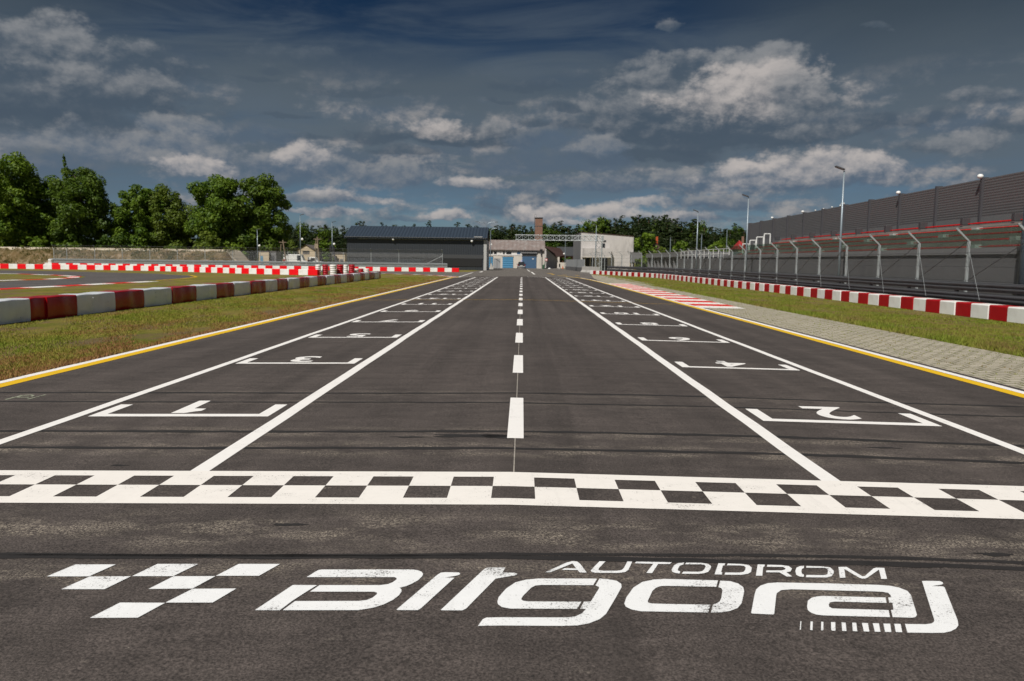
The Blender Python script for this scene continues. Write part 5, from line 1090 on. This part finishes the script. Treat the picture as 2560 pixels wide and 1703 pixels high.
# ------------------------------------------------------------------ trees
def leaves_mesh(clumps, n_leaf, size, flat=.0):
    C = np.array([c[:3] for c in clumps]); S = np.array([c[3:6] for c in clumps]); vol = S.prod(axis=1)**.67; idx = RNG.choice(len(clumps), n_leaf, p=vol/vol.sum())
    d = RNG.normal(size=(n_leaf, 3)); d /= np.linalg.norm(d, axis=1, keepdims=True); rad = np.clip(RNG.beta(4.5, 1.4, n_leaf), .2, 1.05)+RNG.normal(0, .05, n_leaf)
    P = C[idx]+d*S[idx]*rad[:, None]
    nrmv = d+RNG.normal(0, .55, (n_leaf, 3))+np.array([0, 0, .35]); nrmv /= np.linalg.norm(nrmv, axis=1, keepdims=True)
    t = np.cross(nrmv, RNG.normal(size=(n_leaf, 3))); t /= np.linalg.norm(t, axis=1, keepdims=True); b = np.cross(nrmv, t)
    s = size*RNG.uniform(.55, 1.35, n_leaf)[:, None]
    V = np.stack([P-t*s, P-b*s*.55+nrmv*s*.12, P+t*s, P+b*s*.55+nrmv*s*.12], 1).reshape(-1, 3)
    return V, np.arange(4*n_leaf).reshape(-1, 4)
def broadleaf(h, rw, seed, n_leaf, mat, size=.34, lobes=34, low=.16, top=1.0, spike=None, bark=BARK, name='broadleaf_tree'):
    global RNG
    RNG = np.random.default_rng(seed); rr = random.Random(seed); r = empty(name)
    cl = []; limbs = MB(); th = h*.30
    limbs.tube((0, 0, -.3), (rr.uniform(-.2, .2), rr.uniform(-.2, .2), th), h*.022, h*.017, n=9)
    limbs.tube((0, 0, th), (rr.uniform(-.4, .4), rr.uniform(-.4, .4), h*.78), h*.017, h*.006, n=7)
    K = int(lobes*2.2)
    for k in range(K):
        z = low+(1-low)*(k+.5)/K; zz = z*h*top*.95
        env = math.sin(math.pi*min(max((z-low*.4)/(1.06-low*.4), 0), 1))**.55*(1 if z > .5 else .9+.1*math.sin(k))
        a = k*2.399+rr.uniform(-.5, .5); rad = rw*env*(.35+.55*rr.random()**.6)*rr.uniform(.75, 1.22); s = h*rr.choice((.045, .06, .075, .115))*rr.uniform(.85, 1.15)*(1.15-.35*z)
        c = (math.cos(a)*rad, math.sin(a)*rad, zz+rr.uniform(-.03, .03)*h); cl.append((*c, s*rr.uniform(1, 1.3), s*rr.uniform(1, 1.3), s*rr.uniform(.75, 1.0)))
        if k % 4 == 0: limbs.tube((0, 0, max(th*.8, zz-rad*.75)), c, h*.007, h*.002, n=5)
    for k in range(6): cl.append((rr.uniform(-1, 1)*rw*.15, rr.uniform(-1, 1)*rw*.15, h*(.26+.11*k), rw*.36, rw*.36, h*.085))
    if spike:
        for k in range(7): cl.append((spike+rr.uniform(-.15, .15), 0, h*(.84+.042*k), .75-.09*k, .75-.09*k, .6))
    V, Fs = leaves_mesh(cl, n_leaf, size); mesh_obj('crown', V, Fs, mat, r); limbs.build('trunk', bark, r, smooth=True); return r
def put(r, px, Y, h_px=None, label=None, cat='tree', group=None, rz=0):
    a = AT(px, 640, Y); r.location = (a[0], Y, GZ-.02); r.rotation_euler = (0, 0, rz); tag(r, label, cat, group); return r
GT = 'broadleaf trees behind the earth bank'
put(broadleaf(21.0, 7.6, 3, 30000, LF1, .28, 38), 22, 152, label='tallest broad oak-like tree at the left edge', group=GT)
put(broadleaf(17.2, 4.4, 31, 16000, LF1, .27, 26), 108, 156, label='leafy tree leaning out right beside the tallest left tree', group=GT)
put(broadleaf(18.6, 6.4, 5, 26000, LF2, .27, 34, spike=-2.4), 203, 154, label='dark green tree with a thin spike above its crown', group=GT)
put(broadleaf(15.4, 5.2, 8, 20000, LF1, .27, 30), 352, 158, label='green tree right of the spiked one with a lower crown', group=GT)
put(broadleaf(15.6, 5.0, 12, 17000, LF3, .26, 24), 424, 160, label='yellowish loose crowned tree in the middle of the left row', group=GT)
put(broadleaf(17.6, 6.0, 15, 26000, LF1, .27, 34), 548, 155, label='bright green broad tree left of the dark end tree', group=GT)
put(broadleaf(17.9, 6.2, 17, 26000, LF2, .27, 34, low=.1), 652, 158, label='dark green tree at the right end of the left row', group=GT)
put(broadleaf(12.5, 5.5, 19, 5000, LF2, .34, 24, low=.05), 300, 166, label='dark low tree filling the gap behind the left row', group=GT)
put(broadleaf(11.5, 6.0, 20, 5000, LF2, .34, 24, low=.05), 468, 168, label='dark low tree behind the yellowish one in the left row', group=GT)
put(broadleaf(12.5, 5.0, 37, 4600, LF2, .34, 22, low=.05), 610, 170, label='dark low tree behind the right end of the left row', group=GT)
def bush(h, rw, seed, n, mat): return broadleaf(h, rw, seed, n, mat, .26, 18, low=.02, name='bush')
GB = 'bushes below the left trees'
put(bush(5.6, 2.6, 41, 2200, LF4), 276, 147, label='small bright green bush on the bank under the dark trees', cat='bush', group=GB)
put(bush(5.2, 3.2, 42, 2200, LF1), 95, 148, label='dark bush below the gap between the two leftmost trees', cat='bush', group=GB)
put(bush(6.8, 3.6, 43, 2800, LF3), 520, 149, label='tall olive green bush under the bright broad tree', cat='bush', group=GB)
put(bush(4.6, 3.0, 44, 1800, LF1), 585, 148, label='rounded green bush left of the far lamp post', cat='bush', group=GB)
put(bush(4.6, 3.4, 45, 1800, LF1), 175, 149, label='low bush at the foot of the spiked dark tree', cat='bush', group=GB)
put(bush(4.0, 3.4, 46, 1800, LF2), 440, 148, label='low dark bush at the foot of the yellowish tree', cat='bush', group=GB)
put(bush(6.4, 3.2, 47, 2400, LF3), 722, 190, label='yellow green bush left of the gabled house', cat='bush', group=GB)
put(bush(6.6, 2.6, 48, 2400, LF1), 812, 196, label='round green tree-like bush right of the gabled house', cat='bush', group=GB)
hd = broadleaf(2.9, 2.2, 50, 1800, LF4, .22, 16, low=.02, name='hedge'); hd.scale = (1.3, .5, 1); put(hd, 1415, 204, label='bright green hedge beside the small brown roofed house', cat='hedge')
put(bush(2.4, 1.6, 51, 1200, LF3), 1605, 142, label='round grey green bush by the concrete annex', cat='bush')
def pine(h, seed, n_leaf):
    global RNG
    RNG = np.random.default_rng(seed); rr = random.Random(seed); r = empty('pine_tree'); cl = []
    for k in range(13):
        z = .30+.66*k/12; w = h*(.24*(1-z)**.85+.018)*rr.uniform(.75, 1.2)
        for j in range(3 if k < 10 else 1):
            a = rr.random()*6.28; cl.append((math.cos(a)*w*.55, math.sin(a)*w*.55, h*z+rr.uniform(-.2, .2), w*.75+.15, w*.75+.15, h*.035))
    V, Fs = leaves_mesh(cl, n_leaf, .30); mesh_obj('crown', V, Fs, PINE, r)
    MB().tube((0, 0, -.3), (0, 0, h*.95), h*.014, h*.003, n=6).build('trunk', PBARK, r); return r
protos = [pine(15, 60+k, 2300) for k in range(4)]+[None]
rp = broadleaf(13.5, 3.6, 66, 2400, LF2, .36, 22, low=.22, bark=PBARK, name='pine_tree')
used = [False]*5; protos[4] = rp
px_list = []
for px, pt, d in ([(x, 572+random.uniform(-8, 8), random.uniform(250, 275)) for x in range(696, 872, 8)]+[(x, 566+random.uniform(-7, 9), random.uniform(262, 290)) for x in range(880, 1216, 26)]+[(x, 572+random.uniform(-9, 8), random.uniform(245, 270)) for x in range(1220, 1345, 7)]+[(x, 567+random.uniform(-10, 10), random.uniform(240, 265)) for x in range(1352, 1490, 7)]
                  +[(x, 552+random.uniform(-12, 12)+abs(x-1620)*.03, random.uniform(215, 250)) for x in range(1488, 1760, 8)]+[(x, 566+random.uniform(-10, 10)+(x-1760)*.09, random.uniform(215, 250)) for x in range(1760, 1905, 8)]+[(x, 596+random.uniform(-6, 12), random.uniform(205, 222)) for x in range(1496, 1895, 12)]+[(x, 600+random.uniform(-6, 10), random.uniform(235, 245)) for x in range(700, 870, 11)]
                  +[(1595, 540, 226), (1540, 551, 230), (1659, 543, 228), (1512, 552, 232), (895, 556, 262), (1075, 555, 262), (1275, 568, 240)]):
    px_list.append((px+random.uniform(-4, 4), pt, d))
px_list.sort(); cnts = {}
for i, (px, pt, d) in enumerate(px_list):
    pt -= 6; a = AT(px, pt, d); reg = 'left of the dark hall' if px < 872 else 'over the roof of the dark hall' if px < 1216 else 'behind the old workshop' if px < 1350 else 'between chimney and concrete building' if px < 1492 else 'between the concrete building and the noise wall'
    cnts[reg] = cnts.get(reg, 0)+1; lb = 'dark pine %s, %s from the left there' % (reg, nth(cnts[reg]))
    kind = 4 if random.random() < .14 else random.randrange(4); h0 = 13.5 if kind == 4 else 15
    h = (a[2]-GZ)/h0; sxy = h*random.uniform(1.25, 1.8) if kind < 4 else h*random.uniform(.85, 1.15)
    if not used[kind]: o = protos[kind]; used[kind] = True; o.scale = (sxy, sxy, h)
    else: o = dup(protos[kind], sc=(sxy, sxy, h))
    o.location = (a[0], d, GZ-.02); o.rotation_euler = (0, 0, random.random()*6.28); tag(o, lb, 'pine tree', 'pines of the wood behind the track')
# some leafy crowns before the right pines
for px, Y, h, sd_, lb in ((1618, 205, 9.5, 71, 'bright leafy tree among the pines right of the concrete building'), (1700, 200, 7.2, 72, 'mid green leafy tree below the right pines'), (1790, 195, 7.0, 73, 'leafy tree in front of the pines near the red roof'), (1655, 198, 5.6, 74, 'small yellow green tree beside the dark roofed house')):
    put(broadleaf(h, h*.34, sd_, 2600, LF1 if sd_ != 74 else LF3, .3, 20, low=.05, name='leafy_tree'), px, Y, label=lb, group='leafy trees before the right pines')
fw = turf('forest floor', (.02, .03, .01), (.04, .045, .015), (.06, .045, .03), .7)
